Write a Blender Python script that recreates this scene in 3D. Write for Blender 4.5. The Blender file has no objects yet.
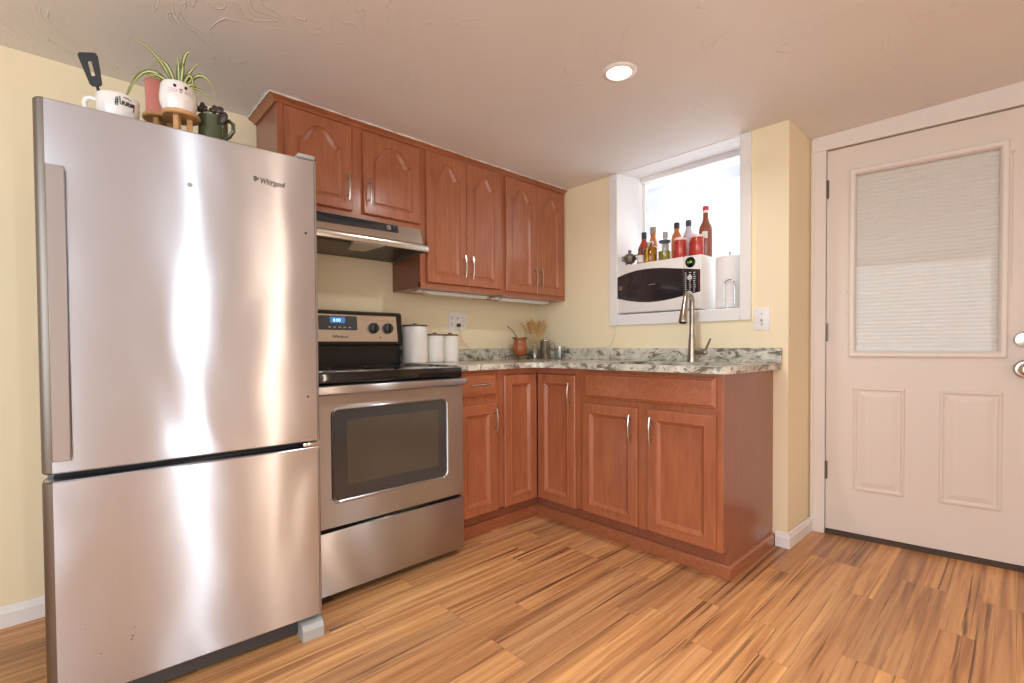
import bpy, bmesh, math, random
from mathutils import Vector, Matrix
random.seed(7)
S = bpy.context.scene
COL = S.collection
R = math.radians

# ------------------------------------------------------------------ camera
CAM = Vector((2.5530, -2.6255, 1.0201))
FW = Vector((-0.7303, 0.6828, -0.0190)).normalized()
yaw, pitch, roll = R(46.9284), R(-1.0898), R(-0.3763)
FW = Vector((-math.sin(yaw) * math.cos(pitch), math.cos(yaw) * math.cos(pitch), math.sin(pitch)))
RT0 = Vector((math.cos(yaw), math.sin(yaw), 0)); UP0 = RT0.cross(FW)
RT = RT0 * math.cos(roll) + UP0 * math.sin(roll); UP = -RT0 * math.sin(roll) + UP0 * math.cos(roll)
cd = bpy.data.cameras.new('camera'); cam = bpy.data.objects.new('camera', cd); COL.objects.link(cam)
cd.sensor_fit = 'HORIZONTAL'; cd.sensor_width = 36.0; cd.lens = 36.0 * 477.5719 / 1024
cd.shift_y = (355.4872 - 341.5) / 1024; cd.clip_start = 0.02
cam.matrix_world = Matrix(((RT.x, UP.x, -FW.x, CAM.x), (RT.y, UP.y, -FW.y, CAM.y), (RT.z, UP.z, -FW.z, CAM.z), (0, 0, 0, 1)))
S.camera = cam

# ------------------------------------------------------------------ world, lights, exposure
W = bpy.data.worlds.new('sky'); S.world = W; W.use_nodes = True
W.node_tree.nodes['Background'].inputs['Color'].default_value = (0.90, 0.95, 1.0, 1)
W.node_tree.nodes['Background'].inputs['Strength'].default_value = 1.1
S.view_settings.view_transform = 'Standard'; S.view_settings.look = 'None'
S.view_settings.gamma = 1; S.view_settings.use_curve_mapping = False
S.view_settings.exposure = 0.53
S.cycles.use_denoising = True
S.cycles.max_bounces = 10; S.cycles.diffuse_bounces = 6; S.cycles.glossy_bounces = 6
S.cycles.transmission_bounces = 8; S.cycles.transparent_max_bounces = 12
S.cycles.sample_clamp_indirect = 6.0
S.cycles.caustics_reflective = False; S.cycles.caustics_refractive = False


def area(name, loc, direction, sx, sy, power, color, shape='RECTANGLE', spread=180):
    l = bpy.data.lights.new(name, 'AREA'); l.shape = shape; l.size = sx; l.size_y = sy
    l.energy = power; l.color = color; l.spread = R(spread)
    o = bpy.data.objects.new(name, l); COL.objects.link(o); o.location = loc
    o.rotation_euler = Vector(direction).to_track_quat('-Z', 'Y').to_euler()
    return o


H = 2.129
WARM = (1.0, 0.86, 0.72); SOFT = (1.0, 0.94, 0.88); COOL = (0.90, 0.95, 1.0)
# lights added in openings of the unseen walls, then the sink window daylight
area('rear_fill_light', (2.6, -4.72, 1.35), (0, 1, 0.05), 2.4, 1.5, 32, (0.83, 0.93, 1.0))  # added room fill from behind the camera, no known window
area('side_fill_light', (4.42, -3.95, 1.35), (-1, 0.1, 0.05), 1.0, 1.5, 12, (0.82, 0.93, 1.0))  # second added fill, through the unseen right wall
area('cool_streak_light', (4.40, -2.34, 1.05), (-1, 0, 0), 0.05, 2.0, 7, (0.86, 0.95, 1.0))  # narrow added strip that draws the cool streak on the fridge
area('warm_streak_light', (4.40, -1.56, 1.05), (-1, 0, 0), 0.04, 2.0, 4.5, (1.0, 0.74, 0.52))  # narrow added warm strip for the orange fridge streak, no known hallway
area('daylight_sink_window', (1.13, 0.50, 1.72), (0, -1, -0.12), 0.72, 0.85, 2.4, (0.88, 0.95, 1.0))
# ceiling can lights: first in view, the others added for fill and fridge streaks
for lx, ly, pw, co in ((1.425, -0.966, 5.0, (0.98, 0.99, 1.0)), (2.50, -2.28, 9.0, (0.96, 0.98, 1.0)), (3.2, -1.62, 2.5, (1.0, 0.93, 0.86)), (3.9, -1.72, 1.5, (1.0, 0.90, 0.80))):
    area('can_and_fill_light', (lx, ly, H - 0.012 + max(0.0, lx - 1.77) * 0.045), (0, 0, -1), 0.085, 0.085, pw, co, 'DISK', 160 if lx < 1.5 else 115)


# ------------------------------------------------------------------ helpers
def lin(c):
    return tuple(((v / 255) / 12.92 if v / 255 <= 0.04045 else ((v / 255 + 0.055) / 1.055) ** 2.4) for v in c) + (1.0,)


class MB:
    """collects shapes in one bmesh and links them as ONE mesh object"""
    def __init__(s): s.bm = bmesh.new(); s.mi = 0

    def _mark(s, faces):
        for f in faces: f.material_index = s.mi

    def box(s, x0, x1, y0, y1, z0, z1, bev=0.0, seg=2, M=None):
        m = Matrix.Translation(((x0 + x1) / 2, (y0 + y1) / 2, (z0 + z1) / 2)) @ Matrix.Diagonal((abs(x1 - x0), abs(y1 - y0), abs(z1 - z0), 1))
        t = bmesh.new(); bmesh.ops.create_cube(t, size=1.0, matrix=m)
        if bev > 0:
            bmesh.ops.bevel(t, geom=t.edges[:], offset=bev, offset_type='OFFSET', segments=seg, profile=0.5, affect='EDGES', clamp_overlap=True)
        s.merge(t, M); return s

    def merge(s, t, M=None):
        if M is not None: bmesh.ops.transform(t, matrix=M, verts=t.verts[:])
        vm = {}
        for v in t.verts: vm[v] = s.bm.verts.new(v.co)
        for f in t.faces:
            try: nf = s.bm.faces.new([vm[v] for v in f.verts]); nf.material_index = s.mi
            except ValueError: pass
        t.free()

    def rings(s, rings, cap0=True, cap1=True, close=True):
        vr = [[s.bm.verts.new(p) for p in r] for r in rings]; fs = []
        for a, b in zip(vr, vr[1:]):
            n = len(a)
            for i in range(n if close else n - 1):
                j = (i + 1) % n
                fs.append(s.bm.faces.new((a[i], a[j], b[j], b[i])))
        if cap0: fs.append(s.bm.faces.new(vr[0][::-1]))
        if cap1: fs.append(s.bm.faces.new(vr[-1]))
        s._mark(fs); return s

    def lathe(s, prof, c=(0, 0, 0), seg=28, M=None, cap0=True, cap1=True):
        rr = []
        for r, z in prof:
            ring = []
            for k in range(seg):
                a = 2 * math.pi * k / seg
                p = Vector((max(r, 1e-5) * math.cos(a), max(r, 1e-5) * math.sin(a), z))
                if M is not None: p = M @ p
                ring.append(p + Vector(c))
            rr.append(ring)
        return s.rings(rr, cap0, cap1)

    def tube(s, path, r, seg=10, flat=1.0, closed=False):
        P = [Vector(p) for p in path]; n = len(P)
        rad = r if isinstance(r, (list, tuple)) else [r] * n
        rr = []; ref = None
        for i in range(n):
            if closed: t = P[(i + 1) % n] - P[i - 1]
            else: t = P[min(i + 1, n - 1)] - P[max(i - 1, 0)]
            t.normalize()
            if ref is None: ref = Vector((0, 0, 1)) if abs(t.z) < 0.9 else Vector((1, 0, 0))
            a = (ref - t * ref.dot(t)).normalized(); ref = a; b = t.cross(a)
            rr.append([P[i] + a * rad[i] * math.cos(2 * math.pi * k / seg) + b * rad[i] * flat * math.sin(2 * math.pi * k / seg) for k in range(seg)])
        if closed: return s.rings(rr + [rr[0]], False, False)
        return s.rings(rr)

    def ball(s, c, rx, ry=None, rz=None, seg=16, M=None):
        t = bmesh.new(); bmesh.ops.create_uvsphere(t, u_segments=seg, v_segments=max(6, seg // 2), radius=1.0)
        m = Matrix.Translation(c) @ (M if M is not None else Matrix()) @ Matrix.Diagonal((rx, ry or rx, rz or rx, 1))
        s.merge(t, m); return s

    def prism(s, pts, vec):
        """planar polygon (3D points) pushed along vec"""
        v = Vector(vec); a = [Vector(p) for p in pts]
        return s.rings([a, [p + v for p in a]])

    def build(s, name, mat, parent=None, world=True, smooth=38):
        bm = s.bm
        bmesh.ops.remove_doubles(bm, verts=bm.verts[:], dist=1e-6)
        bmesh.ops.recalc_face_normals(bm, faces=bm.faces[:])
        me = bpy.data.meshes.new(name); bm.to_mesh(me); bm.free()
        for m in (mat if isinstance(mat, (list, tuple)) else [mat]): me.materials.append(m)
        if smooth:
            me.shade_smooth(); me.set_sharp_from_angle(angle=R(smooth))
        o = bpy.data.objects.new(name, me); COL.objects.link(o)
        if parent is not None:
            if world: me.transform(root_matrix(parent).inverted())
            o.parent = parent
        return o


def root_matrix(p):
    m = p.matrix_basis.copy()
    while p.parent: p = p.parent; m = p.matrix_basis @ m
    return m


def thing(name, label, cat, loc=(0, 0, 0), rz=0.0, group=None, kind=None):
    o = bpy.data.objects.new(name, None); COL.objects.link(o); o.empty_display_size = 0.1
    o.location = loc; o.rotation_euler = (0, 0, rz)
    tag(o, label, cat, group, kind); return o


def tag(o, label=None, cat=None, group=None, kind=None):
    if label: o['label'] = label
    if cat: o['category'] = cat
    if group: o['group'] = group
    if kind: o['kind'] = kind
    return o


def rest(o, loc):
    """give a one-mesh object an origin at its own base"""
    o.data.transform(Matrix.Translation(-Vector(loc))); o.location = loc; return o


def struct(o, label, cat):
    return tag(o, label, cat, None, 'structure')


def text(name, body, mat, parent, O, U, V, size, world=True, ext=0.0006, shear=0.0, align='LEFT', sx=1.0, bold=0.0):
    cu = bpy.data.curves.new(name, 'FONT'); cu.body = body; cu.size = size; cu.extrude = ext; cu.offset = bold; cu.shear = shear
    cu.align_x = align; cu.resolution_u = 3
    to = bpy.data.objects.new(name, cu); COL.objects.link(to)
    bpy.context.view_layer.update()
    me = bpy.data.meshes.new_from_object(to.evaluated_get(bpy.context.evaluated_depsgraph_get()))
    bpy.data.objects.remove(to)
    U = Vector(U).normalized(); V = Vector(V).normalized(); N = U.cross(V)
    me.transform(Matrix.Diagonal((sx, 1, 1, 1)))
    me.transform(Matrix(((U.x, V.x, N.x, O[0]), (U.y, V.y, N.y, O[1]), (U.z, V.z, N.z, O[2]), (0, 0, 0, 1))))
    if world: me.transform(root_matrix(parent).inverted())
    me.materials.clear(); me.materials.append(mat)
    o = bpy.data.objects.new(name, me); COL.objects.link(o); o.parent = parent
    return o


# ------------------------------------------------------------------ materials
def newmat(name):
    m = bpy.data.materials.new(name); m.use_nodes = True
    return m, m.node_tree.nodes, m.node_tree.links, m.node_tree.nodes['Principled BSDF']


def plain(name, rgb, rough=0.5, metal=0.0, coat=0.0, ior=None, trans=0.0, emit=None, estr=0.0, var=0.05, bump=0.0, bscale=60.0, alpha=1.0):
    m, N, L, P = newmat(name)
    c = lin(rgb); P.inputs['Roughness'].default_value = rough; P.inputs['Metallic'].default_value = metal
    P.inputs['Coat Weight'].default_value = coat; P.inputs['Transmission Weight'].default_value = trans
    P.inputs['Alpha'].default_value = alpha
    if ior: P.inputs['IOR'].default_value = ior
    tc = N.new('ShaderNodeTexCoord'); nz = N.new('ShaderNodeTexNoise'); nz.inputs['Scale'].default_value = bscale; nz.inputs['Detail'].default_value = 3
    L.new(tc.outputs['Object'], nz.inputs['Vector'])
    mx = N.new('ShaderNodeMix'); mx.data_type = 'RGBA'
    mx.inputs['A'].default_value = tuple(v * (1 - var) for v in c[:3]) + (1,); mx.inputs['B'].default_value = tuple(min(1, v * (1 + var)) for v in c[:3]) + (1,)
    L.new(nz.outputs['Fac'], mx.inputs['Factor']); L.new(mx.outputs['Result'], P.inputs['Base Color'])
    if bump:
        b = N.new('ShaderNodeBump'); b.inputs['Strength'].default_value = bump; b.inputs['Distance'].default_value = 0.002
        L.new(nz.outputs['Fac'], b.inputs['Height']); L.new(b.outputs['Normal'], P.inputs['Normal'])
    if emit:
        P.inputs['Emission Color'].default_value = lin(emit); P.inputs['Emission Strength'].default_value = estr
    return m


def ramp(N, L, src, stops):
    r = N.new('ShaderNodeValToRGB'); L.new(src, r.inputs['Fac'])
    e = r.color_ramp.elements
    while len(e) < len(stops): e.new(0.5)
    for el, (p, c) in zip(e, stops): el.position = p; el.color = c if len(c) == 4 else lin(c)
    return r.outputs['Color']


def mapping(N, L, scale, rot=(0, 0, 0), loc=(0, 0, 0)):
    tc = N.new('ShaderNodeTexCoord'); mp = N.new('ShaderNodeMapping')
    mp.inputs['Scale'].default_value = scale; mp.inputs['Rotation'].default_value = rot; mp.inputs['Location'].default_value = loc
    L.new(tc.outputs['Object'], mp.inputs['Vector']); return mp.outputs['Vector']


def noise(N, L, vec, scale, detail=4, dist=0.0, rough=0.5):
    n = N.new('ShaderNodeTexNoise'); n.inputs['Scale'].default_value = scale; n.inputs['Detail'].default_value = detail
    n.inputs['Distortion'].default_value = dist; n.inputs['Roughness'].default_value = rough
    L.new(vec, n.inputs['Vector']); return n.outputs['Fac']


def mixc(N, L, f, a, b, blend='MIX'):
    m = N.new('ShaderNodeMix'); m.data_type = 'RGBA'; m.blend_type = blend
    for k, v in (('Factor', f), ('A', a), ('B', b)):
        if hasattr(v, 'links'): L.new(v, m.inputs[k])
        else: m.inputs[k].default_value = v if not isinstance(v, tuple) else (v if len(v) == 4 else lin(v))
    return m.outputs['Result']


def wood(name, a, b, vert=True, rough=0.36):
    m, N, L, P = newmat(name)
    v = mapping(N, L, (9, 9, 0.9) if vert else (9, 0.9, 9))
    n1 = noise(N, L, v, 6.0, 6, 0.6); n2 = noise(N, L, mapping(N, L, (1, 1, 1)), 3.0, 2)
    c = ramp(N, L, n1, [(0.3, a), (0.7, b)])
    c = mixc(N, L, 0.25, c, ramp(N, L, n2, [(0.35, a), (0.65, b)]))
    L.new(c, P.inputs['Base Color']); P.inputs['Roughness'].default_value = rough
    P.inputs['Coat Weight'].default_value = 0.5; P.inputs['Coat Roughness'].default_value = 0.2
    return m


def make_wall(name, rgb):
    m, N, L, P = newmat(name)
    v = mapping(N, L, (1, 1, 1)); n = noise(N, L, v, 1.3, 3); n2 = noise(N, L, v, 120, 2)
    c = lin(rgb)
    L.new(mixc(N, L, n, tuple(x * 0.97 for x in c[:3]) + (1,), tuple(min(1, x * 1.03) for x in c[:3]) + (1,)), P.inputs['Base Color'])
    P.inputs['Roughness'].default_value = 0.6
    b = N.new('ShaderNodeBump'); b.inputs['Strength'].default_value = 0.12; b.inputs['Distance'].default_value = 0.001
    L.new(n2, b.inputs['Height']); L.new(b.outputs['Normal'], P.inputs['Normal'])
    return m


def make_ceiling():
    m, N, L, P = newmat('ceiling_plaster')
    v = mapping(N, L, (1, 1, 1))
    wob = N.new('ShaderNodeTexNoise'); wob.inputs['Scale'].default_value = 1.6; L.new(v, wob.inputs['Vector'])
    add = N.new('ShaderNodeVectorMath'); add.operation = 'MULTIPLY_ADD'; add.inputs[1].default_value = (1.2, 1.2, 0)
    L.new(wob.outputs['Color'], add.inputs[0]); L.new(v, add.inputs[2])
    # trowel ridges: thin level lines of a stretched noise, only in patches
    mp = N.new('ShaderNodeMapping'); mp.inputs['Scale'].default_value = (1.0, 3.2, 1); mp.inputs['Rotation'].default_value = (0, 0, 0.5)
    L.new(add.outputs[0], mp.inputs['Vector'])
    n = noise(N, L, mp.outputs['Vector'], 4.5, 2, 0.3)
    ridge = ramp(N, L, n, [(0.488, (0, 0, 0, 1)), (0.5, (1, 1, 1, 1)), (0.512, (0, 0, 0, 1))])
    patch = ramp(N, L, noise(N, L, v, 3.3, 3), [(0.47, (0, 0, 0, 1)), (0.62, (1, 1, 1, 1))])
    mul = mixc(N, L, 1.0, ridge, patch, 'MULTIPLY')
    soft = noise(N, L, v, 5.0, 4)
    ad = N.new('ShaderNodeMath'); ad.operation = 'MULTIPLY_ADD'; ad.inputs[1].default_value = 0.5
    L.new(soft, ad.inputs[0]); L.new(mul, ad.inputs[2])
    b = N.new('ShaderNodeBump'); b.inputs['Strength'].default_value = 0.5; b.inputs['Distance'].default_value = 0.0075
    L.new(ad.outputs[0], b.inputs['Height']); L.new(b.outputs['Normal'], P.inputs['Normal'])
    n3 = noise(N, L, v, 0.9, 3)
    L.new(ramp(N, L, n3, [(0.3, (228, 225, 224)), (0.7, (237, 235, 234))]), P.inputs['Base Color'])
    P.inputs['Roughness'].default_value = 0.7
    return m


def make_floor():
    m, N, L, P = newmat('laminate_floor')
    tc = N.new('ShaderNodeTexCoord'); sp = N.new('ShaderNodeSeparateXYZ'); L.new(tc.outputs['Object'], sp.inputs[0])
    cb = N.new('ShaderNodeCombineXYZ'); L.new(sp.outputs['Y'], cb.inputs['X']); L.new(sp.outputs['X'], cb.inputs['Y'])
    br = N.new('ShaderNodeTexBrick'); L.new(cb.outputs[0], br.inputs['Vector'])
    br.offset = 0.37; br.offset_frequency = 3; br.squash = 1.25; br.squash_frequency = 4
    br.inputs['Color1'].default_value = (0, 0, 0, 1); br.inputs['Color2'].default_value = (1, 1, 1, 1); br.inputs['Mortar'].default_value = (0.5, 0.5, 0.5, 1)
    br.inputs['Scale'].default_value = 1.0; br.inputs['Mortar Size'].default_value = 0.0005; br.inputs['Mortar Smooth'].default_value = 0.3
    br.inputs['Brick Width'].default_value = 0.78; br.inputs['Row Height'].default_value = 0.098; br.inputs['Bias'].default_value = 0.0
    sh = N.new('ShaderNodeVectorMath'); sh.operation = 'MULTIPLY_ADD'; sh.inputs[1].default_value = (7, 13, 21)
    L.new(br.outputs['Color'], sh.inputs[0]); L.new(tc.outputs['Object'], sh.inputs[2])

    def grain(sx, sy, scale, det, dist, rough=0.5):
        mp = N.new('ShaderNodeMapping'); mp.inputs['Scale'].default_value = (sx, sy, 1); L.new(sh.outputs[0], mp.inputs['Vector'])
        return noise(N, L, mp.outputs['Vector'], scale, det, dist, rough)
    g1 = grain(9, 0.3, 3.2, 4, 1.0, 0.55); g2 = grain(18, 0.3, 3.0, 3, 0.7); g3 = grain(7, 0.3, 2.4, 3, 1.0)
    base = ramp(N, L, g1, [(0.30, (158, 116, 84)), (0.45, (188, 144, 106)), (0.58, (208, 166, 124)), (0.74, (222, 184, 142))])
    tone = ramp(N, L, br.outputs['Color'], [(0.0, (168, 128, 104)), (0.3, (200, 160, 130)), (0.65, (228, 190, 152)), (1.0, (246, 212, 170))])
    c = mixc(N, L, 0.62, base, tone, 'MULTIPLY')
    c = mixc(N, L, 1.0, c, (1.27, 1.33, 1.24, 1), 'MULTIPLY')
    st = ramp(N, L, g2, [(0.37, (0.0, 0.0, 0.0, 1)), (0.45, (1, 1, 1, 1))])
    st2 = ramp(N, L, g3, [(0.42, (0.0, 0.0, 0.0, 1)), (0.56, (1, 1, 1, 1))])
    mx = N.new('ShaderNodeMath'); mx.operation = 'MAXIMUM'; L.new(st, mx.inputs[0]); L.new(st2, mx.inputs[1])
    c = mixc(N, L, mx.outputs[0], (104, 68, 48), c)
    c = mixc(N, L, br.outputs['Fac'], c, (130, 88, 60))
    L.new(c, P.inputs['Base Color']); P.inputs['Roughness'].default_value = 0.34
    P.inputs['Specular IOR Level'].default_value = 0.4
    b = N.new('ShaderNodeBump'); b.inputs['Strength'].default_value = 0.15; b.inputs['Distance'].default_value = 0.001; b.invert = True
    L.new(br.outputs['Fac'], b.inputs['Height']); L.new(b.outputs['Normal'], P.inputs['Normal'])
    return m


def make_granite():
    m, N, L, P = newmat('granite')
    v = mapping(N, L, (1, 1, 1)); vd = mapping(N, L, (1.0, 1.0, 2.2), (0.5, 0.7, 0.5))
    n1 = noise(N, L, v, 14, 5, 0.6); n2 = noise(N, L, vd, 9, 8, 0.7, 0.68); n3 = noise(N, L, v, 60, 3, 0.5); n4 = noise(N, L, vd, 7, 3, 1.2)
    c = ramp(N, L, n1, [(0.3, (168, 164, 148)), (0.5, (206, 203, 188)), (0.7, (226, 222, 208))])
    c = mixc(N, L, ramp(N, L, n2, [(0.40, (0.9, 0.9, 0.9, 1)), (0.46, (0.25, 0.25, 0.25, 1)), (0.50, (0, 0, 0, 1))]), c, (96, 92, 82))
    c = mixc(N, L, ramp(N, L, n4, [(0.6, (0, 0, 0, 1)), (0.72, (0.5, 0.5, 0.5, 1))]), c, (176, 146, 118))
    c = mixc(N, L, ramp(N, L, n3, [(0.30, (0.85, 0.85, 0.85, 1)), (0.40, (0, 0, 0, 1))]), c, (80, 74, 66))
    L.new(c, P.inputs['Base Color']); P.inputs['Roughness'].default_value = 0.18
    return m


def make_steel(name, rgb, rough, wav=0.0, aniso=0.75, rot=0.0, wscale=(1.0, 1.6, 1.0)):
    m, N, L, P = newmat(name)
    P.inputs['Metallic'].default_value = 1.0; P.inputs['Anisotropic'].default_value = aniso; P.inputs['Anisotropic Rotation'].default_value = rot
    tg = N.new('ShaderNodeTangent'); tg.direction_type = 'RADIAL'; tg.axis = 'Z'; L.new(tg.outputs[0], P.inputs['Tangent'])
    v = mapping(N, L, (3, 3, 420)); n = noise(N, L, v, 3, 3)
    c = lin(rgb)
    L.new(mixc(N, L, n, tuple(x * 0.985 for x in c[:3]) + (1,), tuple(min(1, x * 1.015) for x in c[:3]) + (1,)), P.inputs['Base Color'])
    mr = N.new('ShaderNodeMapRange'); mr.inputs['To Min'].default_value = rough * 0.97; mr.inputs['To Max'].default_value = rough * 1.03
    L.new(n, mr.inputs['Value']); L.new(mr.outputs[0], P.inputs['Roughness'])
    if wav:
        n2 = noise(N, L, mapping(N, L, wscale), 2.2, 1, 0.4)
        b = N.new('ShaderNodeBump'); b.inputs['Strength'].default_value = 1.0; b.inputs['Distance'].default_value = wav
        L.new(n2, b.inputs['Height']); L.new(b.outputs['Normal'], P.inputs['Normal'])
    return m


def make_glass(name, rgb=(255, 255, 255), rough=0.0, ior=1.45):
    m, N, L, P = newmat(name)
    n = noise(N, L, mapping(N, L, (1, 1, 1)), 3, 1)
    c = lin(rgb)
    L.new(mixc(N, L, n, tuple(x * 0.98 for x in c[:3]) + (1,), c), P.inputs['Base Color'])
    P.inputs['Transmission Weight'].default_value = 1.0; P.inputs['Roughness'].default_value = rough; P.inputs['IOR'].default_value = ior
    return m


def make_pane(name, tint=(1, 1, 1), refl=1.0):
    """thin window pane: mostly clear with a fresnel reflection"""
    m = bpy.data.materials.new(name); m.use_nodes = True; N = m.node_tree.nodes; L = m.node_tree.links; N.clear()
    o = N.new('ShaderNodeOutputMaterial'); mx = N.new('ShaderNodeMixShader'); t = N.new('ShaderNodeBsdfTransparent'); g = N.new('ShaderNodeBsdfGlossy')
    lw = N.new('ShaderNodeLayerWeight'); lw.inputs['Blend'].default_value = 0.5; pw = N.new('ShaderNodeMath'); pw.operation = 'POWER'; pw.inputs[1].default_value = 5.0; L.new(lw.outputs['Facing'], pw.inputs[0])
    f = N.new('ShaderNodeMath'); f.operation = 'MULTIPLY_ADD'; f.inputs[1].default_value = 0.7; f.inputs[2].default_value = 0.018 * refl; L.new(pw.outputs[0], f.inputs[0])
    t.inputs['Color'].default_value = tint + (1,); g.inputs['Roughness'].default_value = 0.02
    n = noise(N, L, mapping(N, L, (1, 1, 1)), 2, 1); b = N.new('ShaderNodeBump'); b.inputs['Strength'].default_value = 0.02; b.inputs['Distance'].default_value = 0.01
    L.new(n, b.inputs['Height']); L.new(b.outputs['Normal'], g.inputs['Normal'])
    L.new(f.outputs[0], mx.inputs['Fac']); L.new(t.outputs[0], mx.inputs[1]); L.new(g.outputs[0], mx.inputs[2]); L.new(mx.outputs[0], o.inputs['Surface'])
    return m


def make_film():
    m = bpy.data.materials.new('plastic_film'); m.use_nodes = True; N = m.node_tree.nodes; L = m.node_tree.links; N.clear()
    o = N.new('ShaderNodeOutputMaterial'); mx = N.new('ShaderNodeMixShader'); t = N.new('ShaderNodeBsdfTranslucent'); d = N.new('ShaderNodeBsdfDiffuse')
    n = noise(N, L, mapping(N, L, (1, 1, 1)), 6, 3, 1.0)
    L.new(ramp(N, L, n, [(0.3, (218, 218, 223)), (0.7, (232, 232, 236))]), t.inputs['Color']); d.inputs['Color'].default_value = lin((205, 205, 215))
    mx.inputs['Fac'].default_value = 0.2
    L.new(t.outputs[0], mx.inputs[1]); L.new(d.outputs[0], mx.inputs[2]); L.new(mx.outputs[0], o.inputs['Surface'])
    return m


M_wall = make_wall('cream_wall_paint', (244, 230, 196))
M_wall2 = make_wall('off_white_wall_paint', (238, 234, 231))
M_ceil = make_ceiling(); M_floor = make_floor(); M_granite = make_granite()
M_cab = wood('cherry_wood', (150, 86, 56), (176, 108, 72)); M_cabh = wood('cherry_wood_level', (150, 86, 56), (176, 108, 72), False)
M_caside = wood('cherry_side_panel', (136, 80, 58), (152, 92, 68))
M_white = plain('white_trim_paint', (238, 236, 234), 0.4, var=0.02)
M_door = plain('door_paint', (226, 216, 207), 0.42, var=0.02)
M_casing = plain('casing_paint', (232, 224, 218), 0.42, var=0.02)
M_steel = make_steel('brushed_steel_fridge', (198, 201, 209), 0.27, 0.005, 1.0, 0.25)
M_edge = make_steel('fridge_edge_metal', (128, 120, 112), 0.42, 0.0, 0.5)
M_steel2 = make_steel('brushed_steel_range', (196, 197, 200), 0.34, 0.003, 1.0, 0.25)
M_hood = make_steel('hood_steel', (205, 198, 188), 0.24)
M_nickel = plain('brushed_nickel', (200, 192, 182), 0.25, 1.0, var=0.03)
M_chrome = plain('chrome', (215, 212, 208), 0.12, 1.0, var=0.02)
M_faucet = plain('faucet_nickel', (176, 165, 152), 0.28, 1.0, var=0.03)
M_dgrey = plain('dark_grey_plastic', (70, 70, 72), 0.45)
M_mgrey = plain('grey_plastic', (170, 170, 168), 0.4)
M_fside = plain('fridge_side_paint', (120, 118, 114), 0.4, 0.3)
M_black = plain('black_enamel', (20, 20, 22), 0.22)
M_blackglass = plain('black_glass', (10, 10, 12), 0.06, coat=0.4)
M_blackmat = plain('black_matt', (24, 24, 26), 0.6)
M_ovenglass = plain('oven_glass', (58, 60, 62), 0.10, coat=0.5, var=0.15, bscale=4)
M_ovenin = plain('oven_inner_glass', (78, 73, 64), 0.12, coat=0.5, var=0.25, bscale=5)
M_display = plain('blue_display', (20, 60, 110), 0.2, emit=(90, 170, 240), estr=0.35)
M_digit = plain('display_digits', (200, 235, 255), 0.3, emit=(190, 230, 255), estr=1.0)
M_green = plain('green_digits', (120, 200, 60), 0.3, emit=(130, 220, 70), estr=0.8)
M_wplastic = plain('white_plastic', (240, 238, 234), 0.35, var=0.02)
M_mwwhite = plain('microwave_white', (238, 234, 230), 0.3, var=0.02)
M_mwdark = plain('microwave_window', (42, 38, 40), 0.12, coat=0.4, var=0.1)
M_red_strip = plain('dark_red_strip', (90, 40, 40), 0.3)
M_ink = plain('black_ink', (24, 22, 22), 0.5)
M_silverink = plain('pale_ink', (205, 205, 205), 0.5)
M_lens = plain('frosted_lens', (245, 245, 240), 0.4, emit=(255, 244, 232), estr=8.0)
M_hoodlens = plain('hood_lamp_lens', (205, 200, 190), 0.35)
M_strip = plain('hood_strip', (52, 52, 54), 0.4)
M_filter = plain('hood_filter_mesh', (128, 116, 100), 0.45, 0.6, bump=0.8, bscale=260, var=0.25)
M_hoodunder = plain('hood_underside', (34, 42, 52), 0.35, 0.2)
M_ceramic = plain('white_ceramic', (238, 234, 230), 0.15, coat=0.3, var=0.02)
M_canister = plain('canister_white', (238, 234, 228), 0.28, var=0.02, bump=0.2, bscale=30)
M_lid = wood('walnut_lid', (78, 48, 32), (104, 66, 44), False)
M_pine = wood('bamboo_stand', (190, 138, 84), (214, 166, 108), False)
M_pink = plain('pink_glaze', (214, 132, 122), 0.3, coat=0.3, var=0.12, bscale=30)
M_olive = plain('olive_glaze', (70, 78, 50), 0.15, coat=0.5, var=0.12, bscale=25)
M_dkleaf = plain('dark_leaf', (60, 52, 46), 0.4, var=0.25, bscale=30)
M_leafg = plain('leaf_green', (86, 104, 44), 0.45, var=0.2, bscale=30)
M_leafy = plain('leaf_pale', (206, 204, 140), 0.45, var=0.1, bscale=30)
M_soil = plain('potting_soil', (60, 44, 34), 0.9, bump=1.0, bscale=120)
M_rubber = plain('black_silicone', (26, 26, 28), 0.5)
M_pinkink = plain('pink_paint', (206, 120, 130), 0.5)
M_lilac = plain('whisker_paint', (190, 160, 180), 0.5)
M_gourd = plain('gourd_leather', (166, 92, 52), 0.35, coat=0.3, var=0.15, bscale=20)
M_gourdrim = plain('gourd_rim', (140, 118, 80), 0.35, 0.7)
M_wheat = plain('dried_wheat', (196, 150, 92), 0.7, var=0.2, bscale=80)
M_stalk = plain('dried_stalk', (208, 176, 124), 0.7, var=0.15, bscale=60)
M_glass = make_glass('clear_glass')
M_vase = make_pane('vase_glass', (0.93, 0.95, 0.94), 5.0); M_pane = make_pane('window_pane'); M_doorpane = make_pane('door_pane', (0.95, 0.95, 0.95))
M_film = make_film()
M_blind = plain('blind_slat', (240, 237, 230), 0.5, var=0.02)
M_paper = plain('paper_towel', (240, 236, 234), 0.85, bump=0.8, bscale=140, var=0.02)
M_wire = plain('steel_wire', (190, 188, 186), 0.2, 1.0)
M_pewter = plain('pewter', (122, 114, 104), 0.35, 0.7, var=0.2, bscale=50)
M_caulk = plain('caulk', (232, 226, 216), 0.6)
M_brass = plain('hinge_steel', (120, 108, 96), 0.35, 0.9)
M_cord = plain('cord_vinyl', (226, 216, 196), 0.45)
M_rust = plain('rust', (112, 66, 44), 0.7)
M_thresh = plain('door_sweep', (74, 58, 48), 0.5)

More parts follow.
